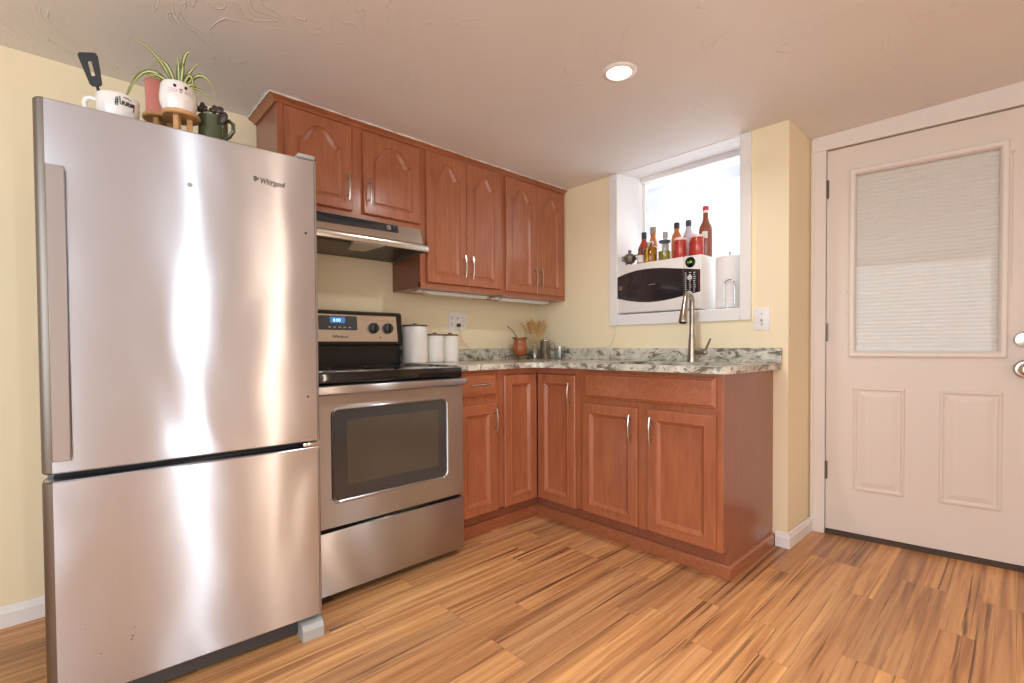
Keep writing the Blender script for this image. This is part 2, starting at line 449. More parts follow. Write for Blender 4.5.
# ------------------------------------------------------------------ the room
DOOR = (1.8283, 0.3634); DA = math.atan2(0.1297, 0.9)
dU = Vector((math.cos(DA), math.sin(DA), 0)); dN = Vector((-math.sin(DA), math.cos(DA), 0))


def dp(u, n, z): return Vector((DOOR[0], DOOR[1], 0)) + dU * u + dN * n + Vector((0, 0, z))


o = MB().box(-0.2, 4.7, -5.0, 1.4, -0.1, 0.0).build('floor', M_floor, smooth=0)
struct(o, 'tan and brown streaked wood laminate floor', 'floor')

b = MB()      # ceiling: flat, rising a little beyond the bump-out as the photo shows
cx = [-0.2, 1.77, 4.7]


def cz(x): return H + max(0.0, x - 1.77) * 0.045


pts = [(x, z) for x in cx for z in (cz(x),)]
b.rings([[Vector((x, -5.0, cz(x))) for x in cx] + [Vector((x, -5.0, cz(x) + 0.1)) for x in cx[::-1]],
         [Vector((x, 0.0, cz(x))) for x in cx] + [Vector((x, 0.0, cz(x) + 0.1)) for x in cx[::-1]]])
b.prism([(1.757, 0, cz(1.757)), (4.7, 0, cz(4.7)), (4.7, 1.4, cz(4.7)), (1.757, 1.4, cz(1.757))], (0, 0, 0.1))
o = b.build('ceiling', M_ceil, smooth=0); struct(o, 'low ceiling of pinkish beige trowelled plaster', 'ceiling')

HW = H + 0.06
o = MB().box(-0.12, 0.0, -5.0, 0.6, 0, HW).build('wall_left', M_wall, smooth=0); struct(o, 'cream wall behind the fridge and range', 'wall')
WX0, WX1, WZ0, WD = 0.752, 1.530, 1.213, 0.30       # the recess of the window
b = MB()
b.box(0, WX0, 0.0, WD + 0.06, 0, HW); b.box(WX1, 1.757, 0.0, WD + 0.063, 0, HW); b.box(WX0, WX1, 0.0, WD + 0.06, 0, WZ0)
b.prism([(WX0, 0.0, H + 0.002), (WX0, WD + 0.06, 2.19), (WX0, WD + 0.06, 2.30), (WX0, 0.0, 2.30)], (WX1 - WX0, 0, 0))
o = b.build('wall_back', M_wall, smooth=0); struct(o, 'cream wall with the sink window, ending in the bump-out beside the door', 'wall')
b = MB()
for u0, u1, z0, z1 in ((-0.075, 0.0, 0, 2.3), (0.79, 3.1, 0, 2.3), (0.0, 0.79, 2.085, 2.3)):
    b.prism([dp(u0, 0.02, z0), dp(u1, 0.02, z0), dp(u1, 0.14, z0), dp(u0, 0.14, z0)], (0, 0, z1 - z0))
o = b.build('wall_door', M_wall, smooth=0); struct(o, 'cream wall around the white door', 'wall')
b = MB()     # unseen walls behind the camera, with openings made for the added fill light
for x0, x1, z0, z1 in ((-0.12, 1.35, 0, 2.4), (3.85, 4.6, 0, 2.4), (1.35, 3.85, 0, 0.58), (1.35, 3.85, 2.08, 2.4)):
    b.box(x0, x1, -4.72, -4.6, z0, z1)
o = b.build('wall_rear', M_wall2, smooth=0); struct(o, 'off-white wall behind the camera', 'wall')
b = MB()  # right wall, openings made for the added fill and streak lights
for y0, y1, z0, z1 in ((-4.72, -4.5, 0, 2.4), (-4.5, -3.4, 0, 0.58), (-4.5, -3.4, 2.1, 2.4), (-3.4, -2.41, 0, 2.4), (-2.41, -2.27, 2.08, 2.4), (-2.27, -1.61, 0, 2.4), (-1.61, -1.51, 2.08, 2.4), (-1.51, 1.2, 0, 2.4)):
    b.box(4.3, 4.42, y0, y1, z0, z1)
o = b.build('wall_right', M_wall2, smooth=0); struct(o, 'off-white wall to the right of the camera', 'wall')

# baseboards
def baseboard(name, pts, nrm, label):
    b = MB(); (x0, y0), (x1, y1) = pts; n = Vector(nrm).normalized()
    prof = [(0.0, 0.0), (0.013, 0.0), (0.013, 0.052), (0.009, 0.060), (0.006, 0.072), (0.0, 0.076)]
    b.rings([[Vector((x, y, z)) + n * d for d, z in prof] for x, y in ((x0, y0), (x1, y1))])
    o = b.build(name, M_white, smooth=0); return struct(o, label, 'baseboard')


baseboard('baseboard_left', ((0, -2.69), (0, -4.6)), (1, 0, 0), 'white baseboard left of the fridge')
b = MB(); prof = [(0.0, 0.001), (0.013, 0.001), (0.013, 0.052), (0.009, 0.060), (0.006, 0.072), (0.0, 0.076)]
b.rings([[Vector((x + nx * q, y - ny * q, z)) for q, z in prof] for x, y, nx, ny in ((1.7035, 0.0, 0, 1), (1.757, 0.0, 1, 1), (1.763, 0.345, 1, 0))])
o = b.build('baseboard_right', M_white, smooth=0); struct(o, 'white baseboard turning the bump-out corner beside the door', 'baseboard')

# window in its deep recess
w = thing('window_1', 'bright white recessed window above the sink', 'window', (1.14, 0, WZ0), kind='structure')
b = MB()
for x0, x1, z0, z1 in ((0.697, 0.757, 1.151, H - 0.001), (1.526, 1.583, 1.151, H - 0.001), (0.757, 1.526, 1.151, WZ0 + 0.004)):
    b.box(x0, x1, -0.014, 0.0, z0, z1, 0.002, 1)
b.build('casing', M_white, w)
b = MB(); b.box(WX0, WX0 + 0.004, 0.0, WD, WZ0, H); b.prism([(WX0, 0, H), (WX0, WD, H), (WX0, WD, 2.172)], (0.004, 0, 0))
b.box(WX1 - 0.004, WX1, 0.0, WD, WZ0, H); b.prism([(WX1 - 0.004, 0, H), (WX1 - 0.004, WD, H), (WX1 - 0.004, WD, 2.172)], (0.004, 0, 0)); b.build('jamb', M_white, w)
MB().box(WX0, WX1, -0.012, WD, WZ0, WZ0 + 0.006).build('sill', M_white, w)
MB().prism([(WX0, 0.0, H - 0.003), (WX0, WD, 2.169), (WX0, WD, 2.174), (WX0, 0.0, H + 0.003)], (WX1 - WX0, 0, 0)).build('recess_ceiling', M_ceil, w)
b = MB(); b.box(WX0, WX1, WD - 0.03, WD + 0.03, 2.128, 2.172); b.build('header', M_ceil, w)
b = MB(); b.box(WX0, WX0 + 0.022, WD, WD + 0.04, WZ0, 2.128); b.box(WX1 - 0.022, WX1, WD, WD + 0.04, WZ0, 2.128)
b.box(WX0, WX1, WD, WD + 0.04, WZ0, WZ0 + 0.03); b.build('sash', M_white, w)
MB().box(WX0 + 0.02, WX1 - 0.02, WD + 0.018, WD + 0.022, WZ0 + 0.02, 2.128).build('pane', M_pane, w)
b = MB()     # cloudy film hanging at the top and left of the pane with a curved edge
outer = []; inner = []
for k in range(25):
    t = k / 24
    if t < 0.35: outer.append((WX0 + 0.03, 1.75 + (t / 0.35) * 0.335)); 
    else: outer.append((WX0 + 0.03 + (t - 0.35) / 0.65 * (WX1 - WX0 - 0.06), 2.085))
    if t < 0.35: inner.append((WX0 + 0.06 + 0.10 * (t / 0.35) ** 2, 1.75 + (t / 0.35) * 0.22))
    else:
        q = (t - 0.35) / 0.65; inner.append((WX0 + 0.16 + q * (WX1 - WX0 - 0.19), 1.97 - 0.02 * (1 - q) + 0.05 * q ** 0.6))
b.rings([[Vector((x, WD - 0.004, z)) for x, z in outer], [Vector((x, WD - 0.004, z)) for x, z in inner]], False, False, False)
b.rings([[Vector((x, WD - 0.006, z)) for x, z in outer], [Vector((x, WD - 0.006, z)) for x, z in inner]], False, False, False)
b.build('plastic_film', M_film, w)

# white entry door
d = thing('door_1', 'white half-glass entry door with built-in blinds and two lower panels', 'door', (DOOR[0], DOOR[1], 0), DA, kind='structure')


def rect_ring(u0, u1, z0, z1, n): return [Vector((u0, n, z0)), Vector((u1, n, z0)), Vector((u1, n, z1)), Vector((u0, n, z1))]


def top_ring(n): return [Vector((0.003, n, 0.028)), Vector((0.786, n, 0.028)), Vector((0.786, n, 2.059)), Vector((0.003, n, 2.046))]


GU0, GU1, GZ0, GZ1 = 0.101, 0.684, 0.953, 1.925     # glass frame outline
b = MB()
b.rings([rect_ring(GU0 + 0.008, GU1 - 0.008, GZ0 + 0.008, GZ1 - 0.008, 0.044), top_ring(0.044), top_ring(0.0),
         rect_ring(GU0 + 0.008, GU1 - 0.008, GZ0 + 0.008, GZ1 - 0.008, 0.0), rect_ring(GU0 + 0.008, GU1 - 0.008, GZ0 + 0.008, GZ1 - 0.008, 0.044)], False, False)
slab = b.build('slab', M_door, d, world=False, smooth=0)
for u0, u1 in ((0.123, 0.332), (0.459, 0.673)):
    z0, z1 = 0.255, 0.798; b = MB()
    rr = []
    for ins, n in ((0, 0.0), (0.004, -0.005), (0.012, -0.006), (0.018, -0.001), (0.026, 0.0), (0.030, -0.001), (0.050, -0.005), (0.052, -0.005)):
        rr.append(rect_ring(u0 + ins, u1 - ins, z0 + ins, z1 - ins, n))
    b.rings(rr, False, True); b.build('lower_panel', M_door, d, world=False, smooth=0)
b = MB(); rr = []
for ins, n in ((0, 0.0), (0.0, -0.012), (0.006, -0.018), (0.020, -0.018), (0.026, -0.012), (0.030, -0.004), (0.030, 0.03)):
    rr.append(rect_ring(GU0 + ins, GU1 - ins, GZ0 + ins, GZ1 - ins, n))
b.rings(rr, False, False); b.build('glass_frame', M_casing, d, world=False, smooth=0)
b = MB()
nsl = 48; zb, zt = GZ0 + 0.029, GZ1 - 0.029
for k in range(nsl):
    z = zb + (zt - zb) * (k + 0.5) / nsl; h = (zt - zb) / nsl * 0.56
    b.rings([[Vector((u, 0.0175, z - h)), Vector((u, 0.0145, z)), Vector((u, 0.0215, z + h)), Vector((u, 0.0225, z + h)), Vector((u, 0.0155, z)), Vector((u, 0.0185, z - h))] for u in (GU0 + 0.0285, GU1 - 0.0285)])
b.build('blind', M_blind, d, world=False, smooth=0)
MB().box(GU0 + 0.028, GU1 - 0.028, 0.004, 0.007, GZ0 + 0.028, GZ1 - 0.028).build('pane', M_doorpane, d, world=False, smooth=0)
for uu in (0.24, 0.555):
    MB().box(uu - 0.001, uu + 0.001, 0.0115, 0.0125, zb, zt).build('blind_cord', M_blind, d, world=False, smooth=0)
for zz in (1.30, 1.19):
    MB().box(GU0 - 0.012, GU0 + 0.002, -0.014, 0.0, zz - 0.007, zz + 0.007, 0.003).build('slider_clip', M_casing, d, world=False)
b = MB(); b.tube([(GU1 + 0.012, -0.004, 1.87), (GU1 + 0.012, -0.004, 1.28)], 0.0012, 6); b.ball((GU1 + 0.012, -0.006, 1.87), 0.005); b.build('pull_wire', M_casing, d, world=False)
b = MB()     # deadbolt thumb turn
MR = Matrix.Rotation(R(90), 4, 'X')
b.lathe([(0.036, 0.0), (0.036, 0.004), (0.030, 0.014), (0.012, 0.016), (0.0, 0.016)], (0.737, 0, 1.035), 28, MR); b.box(0.731, 0.743, -0.034, -0.014, 1.02, 1.05, 0.003)
b.build('deadbolt', M_chrome, d, world=False)
b = MB(); b.lathe([(0.040, 0.0), (0.040, 0.006), (0.034, 0.012), (0.013, 0.014), (0.013, 0.034), (0.022, 0.040), (0.030, 0.052), (0.030, 0.064), (0.020, 0.074), (0.006, 0.075), (0.0, 0.072)], (0.742, 0, 0.905), 32, MR)
b.build('door_knob', M_nickel, d, world=False)
for zz in (1.845, 1.085, 0.345):
    b = MB(); b.box(-0.006, 0.012, -0.006, 0.0, zz - 0.048, zz + 0.048, 0.001, 1)
    for q in range(3): b.lathe([(0.006, -0.015), (0.006, 0.015)], (0.001, -0.008, zz - 0.032 + q * 0.032), 12)
    b.build('hinge', M_brass, d, world=False)
MB().box(0.003, 0.79, -0.004, 0.05, 0.0, 0.024).build('threshold', M_thresh, d, world=False, smooth=0)
b = MB(); prof = lambda u0, u1: None
b.box(-0.066, 0.0, -0.016, 0.022, 0.0, 2.052, 0.003, 1)
b.prism([(-0.066, -0.016, 2.052), (0.86, -0.016, 2.066), (0.86, -0.016, 2.17), (-0.066, -0.016, 2.127)], (0, 0.038, 0))
b.box(0.795, 0.86, -0.016, 0.022, 0.0, 2.06, 0.003, 1)
b.box(-0.066, -0.052, -0.020, -0.014, 0.0, 2.12, 0.002, 1)
b.build('casing', M_casing, d, world=False, smooth=0)
MB().box(0.0, 0.79, 0.048, 0.075, 2.03, 2.09).build('door_stop', M_thresh, d, world=False, smooth=0)

# ------------------------------------------------------------------ kitchen cabinets
FX = Vector((1, 0, 0)); FY = Vector((0, 1, 0)); FZ = Vector((0, 0, 1))


def slab_door(name, mat, parent, O, U, N, u0, u1, z0, z1, arch=0.0, fw=0.046, t=0.020, n=28):
    """cabinet door: rounded slab, sloped moulding round a sunk panel, arched at the top when arch > 0"""
    O = Vector(O); U = Vector(U); N = Vector(N)

    def contour(x0, x1, y0, y1, ah):
        p = [(x0, y0), (x1, y0)]
        for k in range(n + 1):
            s = 0.5 - k / n
            q = 0.5 + 0.5 * math.cos(math.pi * (abs(s) / 0.42) ** 1.6) if abs(s) < 0.42 else 0.0
            p.append((x0 + (x1 - x0) * (0.5 + s), y1 - ah + ah * q))
        return p

    def inset(p, dd):
        out = []; m = len(p)
        for i in range(m):
            a = Vector(p[i - 1]); c = Vector(p[i]); e = Vector(p[(i + 1) % m])
            t1 = (c - a).normalized(); t2 = (e - c).normalized()
            n1 = Vector((-t1.y, t1.x)); n2 = Vector((-t2.y, t2.x)); nn = (n1 + n2)
            nn = nn / max(nn.length_squared, 1e-6) * 2
            out.append(tuple(c + nn * dd))
        return out
    P3 = lambda p, nn: [O + U * x + FZ * y + N * nn for x, y in p]
    out = contour(u0, u1, z0, z1, 0)
    out3 = contour(u0 + 0.004, u1 - 0.004, z0 + 0.004, z1 - 0.004, 0)
    op = contour(u0 + fw, u1 - fw, z0 + fw, z1 - fw, arch)
    rr = [P3(out, 0), P3(out, t - 0.005), P3(out3, t), P3(op, t), P3(inset(op, 0.0015), t + 0.0028), P3(inset(op, 0.0055), t + 0.0028), P3(inset(op, 0.008), t - 0.003), P3(inset(op, 0.023), t - 0.0135)]
    b = MB(); b.rings(rr); return b.build(name, mat, parent, smooth=16)


def drawer_front(name, mat, parent, O, U, N, u0, u1, z0, z1, t=0.020):
    O = Vector(O); U = Vector(U); N = Vector(N); rr = []
    for ins, n in ((0, 0), (0, t - 0.010), (0.004, t - 0.006), (0.008, t - 0.006), (0.014, t)):
        rr.append([O + U * a + FZ * c + N * n for a, c in ((u0 + ins, z0 + ins), (u1 - ins, z0 + ins), (u1 - ins, z1 - ins), (u0 + ins, z1 - ins))])
    b = MB(); b.rings(rr); return b.build(name, mat, parent, smooth=0)


def pull(parent, C, A, N, Ln=0.130):
    """bowed bar pull with two posts"""
    C = Vector(C); A = Vector(A); N = Vector(N); b = MB()
    path = []
    for k in range(13):
        s = k / 12 * 2 - 1; path.append(C + A * (s * Ln / 2) + N * (0.020 + 0.009 * (1 - s * s)))
    b.tube(path, 0.0048, 8)
    for s in (-0.62, 0.62):
        p = C + A * (s * Ln / 2); b.tube([p, p + N * (0.020 + 0.009 * (1 - s * s))], 0.0042, 8)
    return b.build('handle', M_nickel, parent)


# upper cabinets on the left wall
UF = 0.305; XO = (UF, 0, 0)


def upper(name, label, y0, y1, z0, doors, side=None):
    t = thing('wall_cabinet', label, 'cabinet', (0, (y0 + y1) / 2, z0), group='wall cabinets over the range and counter')
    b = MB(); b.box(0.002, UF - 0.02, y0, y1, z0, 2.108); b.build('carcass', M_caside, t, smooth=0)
    b = MB(); zt = 2.108
    b.box(UF - 0.02, UF, y0, y1, z0, z0 + 0.03); b.box(UF - 0.02, UF, y0, y1, zt - 0.03, zt)
    ys = [y0] + [(a[1] + c[0]) / 2 for a, c in zip(doors, doors[1:])] + [y1]
    for k, yy in enumerate(ys):
        a = y0 if k == 0 else (yy - 0.03 if k < len(ys) - 1 else y1 - 0.04); c = a + (0.04 if k in (0, len(ys) - 1) else 0.06)
        b.box(UF - 0.0195, UF - 0.0005, a, c, z0 + 0.001, zt - 0.001)
    b.build('face_frame', M_cab, t, smooth=0)
    for (a, c, za, zb_, hs) in doors:
        dd = slab_door('door', M_cab, t, XO, FY, FX, a, c, za, zb_, 0.072)
        hy = c - 0.026 if hs > 0 else a + 0.026
        pull(dd, (UF + 0.020, hy, za + 0.108), FZ, FX)
    return t


upper('wall_cabinet', 'short two-door cherry wall cabinet over the range hood', -1.930, -1.2045, 1.655, [(-1.902, -1.594, 1.684, 2.092, 1), (-1.536, -1.212, 1.684, 2.090, -1)])
upper('wall_cabinet', 'tall two-door cherry wall cabinet right of the range hood', -1.2035, -0.607, 1.345, [(-1.170, -0.897, 1.376, 2.095, 1), (-0.894, -0.632, 1.376, 2.095, -1)])
upper('wall_cabinet', 'tall two-door cherry wall cabinet in the corner beside the window wall', -0.606, -0.004, 1.342, [(-0.582, -0.307, 1.370, 2.090, 1), (-0.304, -0.036, 1.370, 2.090, -1)])

# crown moulding along the top
cm = thing('crown_molding', 'brown cherry crown molding above the wall cabinets, against the ceiling', 'molding', (0.3, -1.0, 2.1))
pr = [(0.0, 2.100), (0.007, 2.1005), (0.010, 2.106), (0.018, 2.112), (0.022, 2.114), (0.031, 2.119), (0.034, 2.127), (0.0, 2.127)]
b = MB(); rr = []
rr.append([Vector((0.002, -1.932 - p, z)) for p, z in pr]); rr.append([Vector((UF + p, -1.932 - p, z)) for p, z in pr]); rr.append([Vector((UF + p, -0.004, z)) for p, z in pr])
b.rings(rr); b.build('molding', M_cabh, cm, smooth=25)
b = MB(); path = []; rad = []
for k in range(12): path.append((0.003 + (UF + 0.034) * k / 12, -1.967 + random.uniform(-0.002, 0.002), 2.1235))
for k in range(70): path.append((UF + 0.0345 + random.uniform(-0.0015, 0.002), -1.967 + 1.963 * k / 69, 2.1235))
b.tube(path, [random.uniform(0.002, 0.0048) for _ in path], 6); b.build('caulk_line', M_caulk, cm)

# base cabinets
FF = 0.600; CB = 0.898; ZB = 0.131; TK = 0.535
t1 = thing('base_cabinet', 'narrow cherry base cabinet with one drawer over one door beside the range', 'cabinet', (0.3, -1.06, 0), group='cherry base cabinets')
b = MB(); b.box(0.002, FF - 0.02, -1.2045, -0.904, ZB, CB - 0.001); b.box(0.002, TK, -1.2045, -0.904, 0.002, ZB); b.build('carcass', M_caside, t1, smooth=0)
MB().box(FF - 0.02, FF, -1.2045, -0.904, ZB, CB - 0.001, 0.001, 1).build('face_frame', M_cab, t1, smooth=0)
XF = (FF, 0, 0)
dr = drawer_front('drawer', M_cabh, t1, XF, FY, FX, -1.186, -0.929, 0.758, 0.884); pull(dr, (FF + 0.02, -1.057, 0.822), FY, FX)
dd = slab_door('door', M_cab, t1, XF, FY, FX, -1.186, -0.928, 0.135, 0.716); pull(dd, (FF + 0.02, -0.952, 0.624), FZ, FX)
t2 = thing('base_cabinet', 'L-shaped cherry corner base cabinet with two tall folding doors', 'cabinet', (0.3, -0.3, 0), group='cherry base cabinets')
b = MB()
L6 = lambda o_, e: [(0.002, -e, 0), (o_, -e, 0), (o_, -o_, 0), (0.925, -o_, 0), (0.925, -0.002, 0), (0.002, -0.002, 0)]
b.prism([Vector(p) + FZ * ZB for p in L6(FF - 0.02, 0.9035)], (0, 0, CB - 0.001 - ZB)); b.prism([Vector(p) + FZ * 0.002 for p in L6(TK, 0.9035)], (0, 0, ZB - 0.002)); b.build('carcass', M_caside, t2, smooth=0)
b = MB()
b.box(FF - 0.02, FF, -0.9035, -0.858, ZB, CB - 0.001); b.box(FF - 0.0195, FF - 0.0005, -0.9, -FF, CB - 0.034, CB - 0.0015); b.box(FF - 0.02, FF, -0.9035, -FF, ZB, ZB + 0.004)
b.box(0.885, 0.9255, -FF, -FF + 0.02, ZB, CB - 0.001); b.box(FF, 0.92, -FF + 0.0005, -FF + 0.0195, CB - 0.034, CB - 0.0015); b.box(FF, 0.925, -FF, -FF + 0.02, ZB, ZB + 0.004)
b.build('face_frame', M_cab, t2, smooth=0)
slab_door('door', M_cab, t2, XF, FY, FX, -0.873, -0.6215, 0.135, 0.862)
YF = (0, -FF, 0)
dd = slab_door('door', M_cab, t2, YF, FX, -FY, 0.6215, 0.900, 0.135, 0.862); pull(dd, (0.872, -FF - 0.02, 0.755), FZ, -FY)
t3 = thing('base_cabinet', 'wide cherry sink base cabinet with false drawer front and two doors', 'cabinet', (1.3, -0.3, 0), group='cherry base cabinets')
SR = 1.688
b = MB(); b.box(0.926, SR - 0.016, -FF + 0.02, -0.002, ZB, 0.70); b.box(0.926, SR - 0.016, -TK, -0.002, 0.002, ZB)
b.box(0.926, 0.942, -FF + 0.02, -0.002, 0.70, CB - 0.001); b.box(0.942, SR - 0.016, -0.02, -0.002, 0.70, CB - 0.001); b.build('carcass', M_caside, t3, smooth=0)
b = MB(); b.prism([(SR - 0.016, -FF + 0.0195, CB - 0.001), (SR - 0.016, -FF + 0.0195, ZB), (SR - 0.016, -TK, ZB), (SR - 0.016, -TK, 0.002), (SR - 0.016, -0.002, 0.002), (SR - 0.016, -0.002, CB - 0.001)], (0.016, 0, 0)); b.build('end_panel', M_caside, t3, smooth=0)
b = MB(); b.box(0.926, SR, -FF, -FF + 0.02, ZB, CB - 0.001, 0.001, 1); b.build('face_frame', M_cab, t3, smooth=0)
drawer_front('false_drawer', M_cabh, t3, YF, FX, -FY, 0.964, 1.664, 0.748, 0.882)
dd = slab_door('door', M_cab, t3, YF, FX, -FY, 0.950, 1.284, 0.138, 0.716, fw=0.042); pull(dd, (1.254, -FF - 0.02, 0.620), FZ, -FY)
dd = slab_door('door', M_cab, t3, YF, FX, -FY, 1.339, 1.665, 0.140, 0.718, fw=0.042); pull(dd, (1.366, -FF - 0.02, 0.620), FZ, -FY)
# quarter-high trim nailed round the toe kick
b = MB(); prof = [(0, 0.001), (0.0125, 0.001), (0.0125, 0.052), (0.008, 0.060), (0, 0.062)]
rr = []
for x, y, nx, ny in ((TK, -1.2045, 1, 0), (TK, -TK, 1, -1), (SR, -TK, 1, -1), (SR, -0.002, 1, 0)):
    rr.append([Vector((x + nx * q, y + ny * q, z)) for q, z in prof])
b.rings(rr); o = b.build('toe_kick_trim', M_cabh, smooth=20); rest(o, (1.0, -0.55, 0)); tag(o, 'low cherry trim strip along the foot of the base cabinets', 'trim strip')

# ------------------------------------------------------------------ countertop and sink
CT = 0.928; CX = 1.730; CE = 0.640
ct = thing('countertop', 'L-shaped speckled grey granite countertop with low backsplash', 'countertop', (0.7, -0.3, CB))
op = [(0.003, -1.2045), (CE, -1.2045)]
ri = 0.10
for k in range(9):
    a = R(180 - 90 * k / 8); op.append((CE + ri + ri * math.cos(a), -CE - ri + ri * math.sin(a)))
ro = 0.075
for k in range(9):
    a = R(-90 + 90 * k / 8); op.append((CX - ro + ro * math.cos(a), -CE + ro + ro * math.sin(a)))
op += [(CX, -0.003), (0.003, -0.003)]
SX0, SX1, SY0, SY1 = 1.01, 1.62, -0.545, -0.165
hole = []
for cx_, cy_, a0 in ((SX1 - 0.03, SY1 - 0.03, 0), (SX0 + 0.03, SY1 - 0.03, 90), (SX0 + 0.03, SY0 + 0.03, 180), (SX1 - 0.03, SY0 + 0.03, 270)):
    for k in range(5):
        a = R(a0 + 90 * k / 4); hole.append((cx_ + 0.03 * math.cos(a), cy_ + 0.03 * math.sin(a)))


def plate_with_hole(mb, outer, inner, z0, z1, ease=0.004):
    bm = mb.bm
    loops = {}
    for z in (z0, z1):
        es = []
        for nm, pl in (('o', outer), ('i', inner)):
            vs = [bm.verts.new((x, y, z)) for x, y in pl]; loops[nm, z] = vs
            es += [bm.edges.new((vs[i], vs[(i + 1) % len(vs)])) for i in range(len(vs))]
        bmesh.ops.triangle_fill(bm, use_beauty=True, use_dissolve=True, edges=es)
    for nm in 'oi':
        a, c = loops[nm, z0], loops[nm, z1]
        for i in range(len(a)): bm.faces.new((a[i], a[(i + 1) % len(a)], c[(i + 1) % len(a)], c[i]))


b = MB(); plate_with_hole(b, op, hole, CB, CT); b.build('slab', M_granite, ct, smooth=30)
b = MB(); b.box(0.003, 0.021, -1.2045, -0.003, CT, 1.006, 0.002, 1); b.box(0.021, CX, -0.021, -0.003, CT, 1.004, 0.002, 1); b.build('backsplash', M_granite, ct, smooth=0)
sk = thing('sink', 'stainless undermount sink set in the granite below the faucet', 'sink', ((SX0 + SX1) / 2, (SY0 + SY1) / 2, 0.75))
b = MB(); rr = []
for g, z in ((0.012, CB - 0.003), (0.0, CB - 0.003), (-0.004, CB - 0.01), (-0.008, 0.74), (-0.03, 0.725)):
    rr.append([Vector((x + (g if x > 1.3 else -g), y + (g if y > -0.35 else -g), z)) for x, y in hole])
b.rings(rr, False, True); b.build('basin', M_hood, sk, smooth=40)
MB().lathe([(0.0, 0.7262), (0.04, 0.7262), (0.045, 0.729), (0.03, 0.7275), (0.0, 0.7265)], ((SX0 + SX1) / 2, (SY0 + SY1) / 2, 0), 24).build('drain', M_chrome, sk)
MB().box(0.945, SX1 + 0.045, -0.575, -0.03, 0.702, 0.7045).build('support_board', M_caside, sk, smooth=0)

# faucet
fc = thing('faucet', 'brushed nickel pull-down gooseneck faucet on the counter under the window', 'faucet', (1.306, -0.10, CT))
fx, fy = 1.306, -0.10
b = MB(); b.lathe([(0.027, CT), (0.027, CT + 0.008), (0.023, CT + 0.03), (0.0175, CT + 0.13), (0.0145, CT + 0.155)], (fx, fy, 0), 24)
b.build('body', M_faucet, fc)
b = MB(); path = [(fx, fy, CT + 0.14), (fx, fy, CT + 0.30)]
dirv = Vector((0.12, -0.99, 0)).normalized(); rg = 0.050
for k in range(1, 15):
    a = R(180 - k * 12); p = Vector((fx, fy, CT + 0.325)) + dirv * (rg + rg * math.cos(a)) + FZ * (rg * math.sin(a)); path.append(tuple(p))
b.tube(path, 0.0138, 14); b.build('gooseneck', M_faucet, fc)
e = Vector(path[-1]); t_ = (Vector(path[-1]) - Vector(path[-2])).normalized()
b = MB(); b.tube([e - t_ * 0.01, e + t_ * 0.03, e + t_ * 0.075, e + t_ * 0.125, e + t_ * 0.130], [0.0135, 0.015, 0.019, 0.0225, 0.0205], 18); sh = b.build('spray_head', M_faucet, fc)
b = MB(); b.tube([e + t_ * 0.129, e + t_ * 0.132], 0.017, 16); b.build('nozzle', M_blackmat, sh)
b = MB(); b.tube([(fx + 0.01, fy, CT + 0.052), (fx + 0.075, fy - 0.004, CT + 0.052)], 0.013, 14); b.ball((fx + 0.075, fy - 0.004, CT + 0.052), 0.0145)
b.tube([(fx + 0.074, fy - 0.004, CT + 0.055), (fx + 0.088, fy - 0.006, CT + 0.085), (fx + 0.108, fy - 0.008, CT + 0.128)], [0.007, 0.006, 0.005], 10); b.build('lever', M_faucet, fc)

# ------------------------------------------------------------------ range
RY0, RY1 = -1.9640, -1.2075; RYC = (RY0 + RY1) / 2
rg_ = thing('range', 'stainless freestanding electric range with black glass cooktop', 'range', (0.35, RYC, 0))
MB().box(0.02, 0.645, RY0 + 0.004, RY1 - 0.004, 0.035, 0.875).build('body', M_black, rg_, smooth=0)
for x in (0.08, 0.58):
    for y in (RY0 + 0.05, RY1 - 0.05): MB().lathe([(0.018, 0.0), (0.018, 0.037)], (x, y, 0), 12).build('foot', M_blackmat, rg_)
b = MB(); b.box(0.05, 0.678, RY0, RY1, 0.872, 0.921, 0.006, 2); ck = b.build('cooktop', M_blackglass, rg_, smooth=40)
for (x, y, r_) in ((0.25, RY0 + 0.2, 0.075), (0.25, RY1 - 0.2, 0.09), (0.5, RY0 + 0.2, 0.105), (0.5, RY1 - 0.2, 0.075)):
    MB().lathe([(r_, 0.9212), (r_ + 0.003, 0.9214), (r_ + 0.003, 0.9212)], (x, y, 0), 40, None, False, False).build('burner_ring', M_dgrey, ck)
# oven door with rounded window
OW = (-1.858, -1.311, 0.408, 0.772)
def rrect(y0, y1, z0, z1, r, x, n=6):
    p = []
    for cy, cz_, a0 in ((y1 - r, z1 - r, 0), (y0 + r, z1 - r, 90), (y0 + r, z0 + r, 180), (y1 - r, z0 + r, 270)):
        for k in range(n + 1):
            a = R(a0 + 90 * k / n); p.append(Vector((x, cy + r * math.cos(a), cz_ + r * math.sin(a))))
    return p


def wide(y0, y1, z0, z1, x, n=6):        # rectangle with the same number of points as rrect
    p = []
    for cy, cz_ in ((y1, z1), (y0, z1), (y0, z0), (y1, z0)):
        for k in range(n + 1): p.append(Vector((x, cy + (k - n / 2) * 1e-4 * (1 if False else 0), cz_)))
    return p


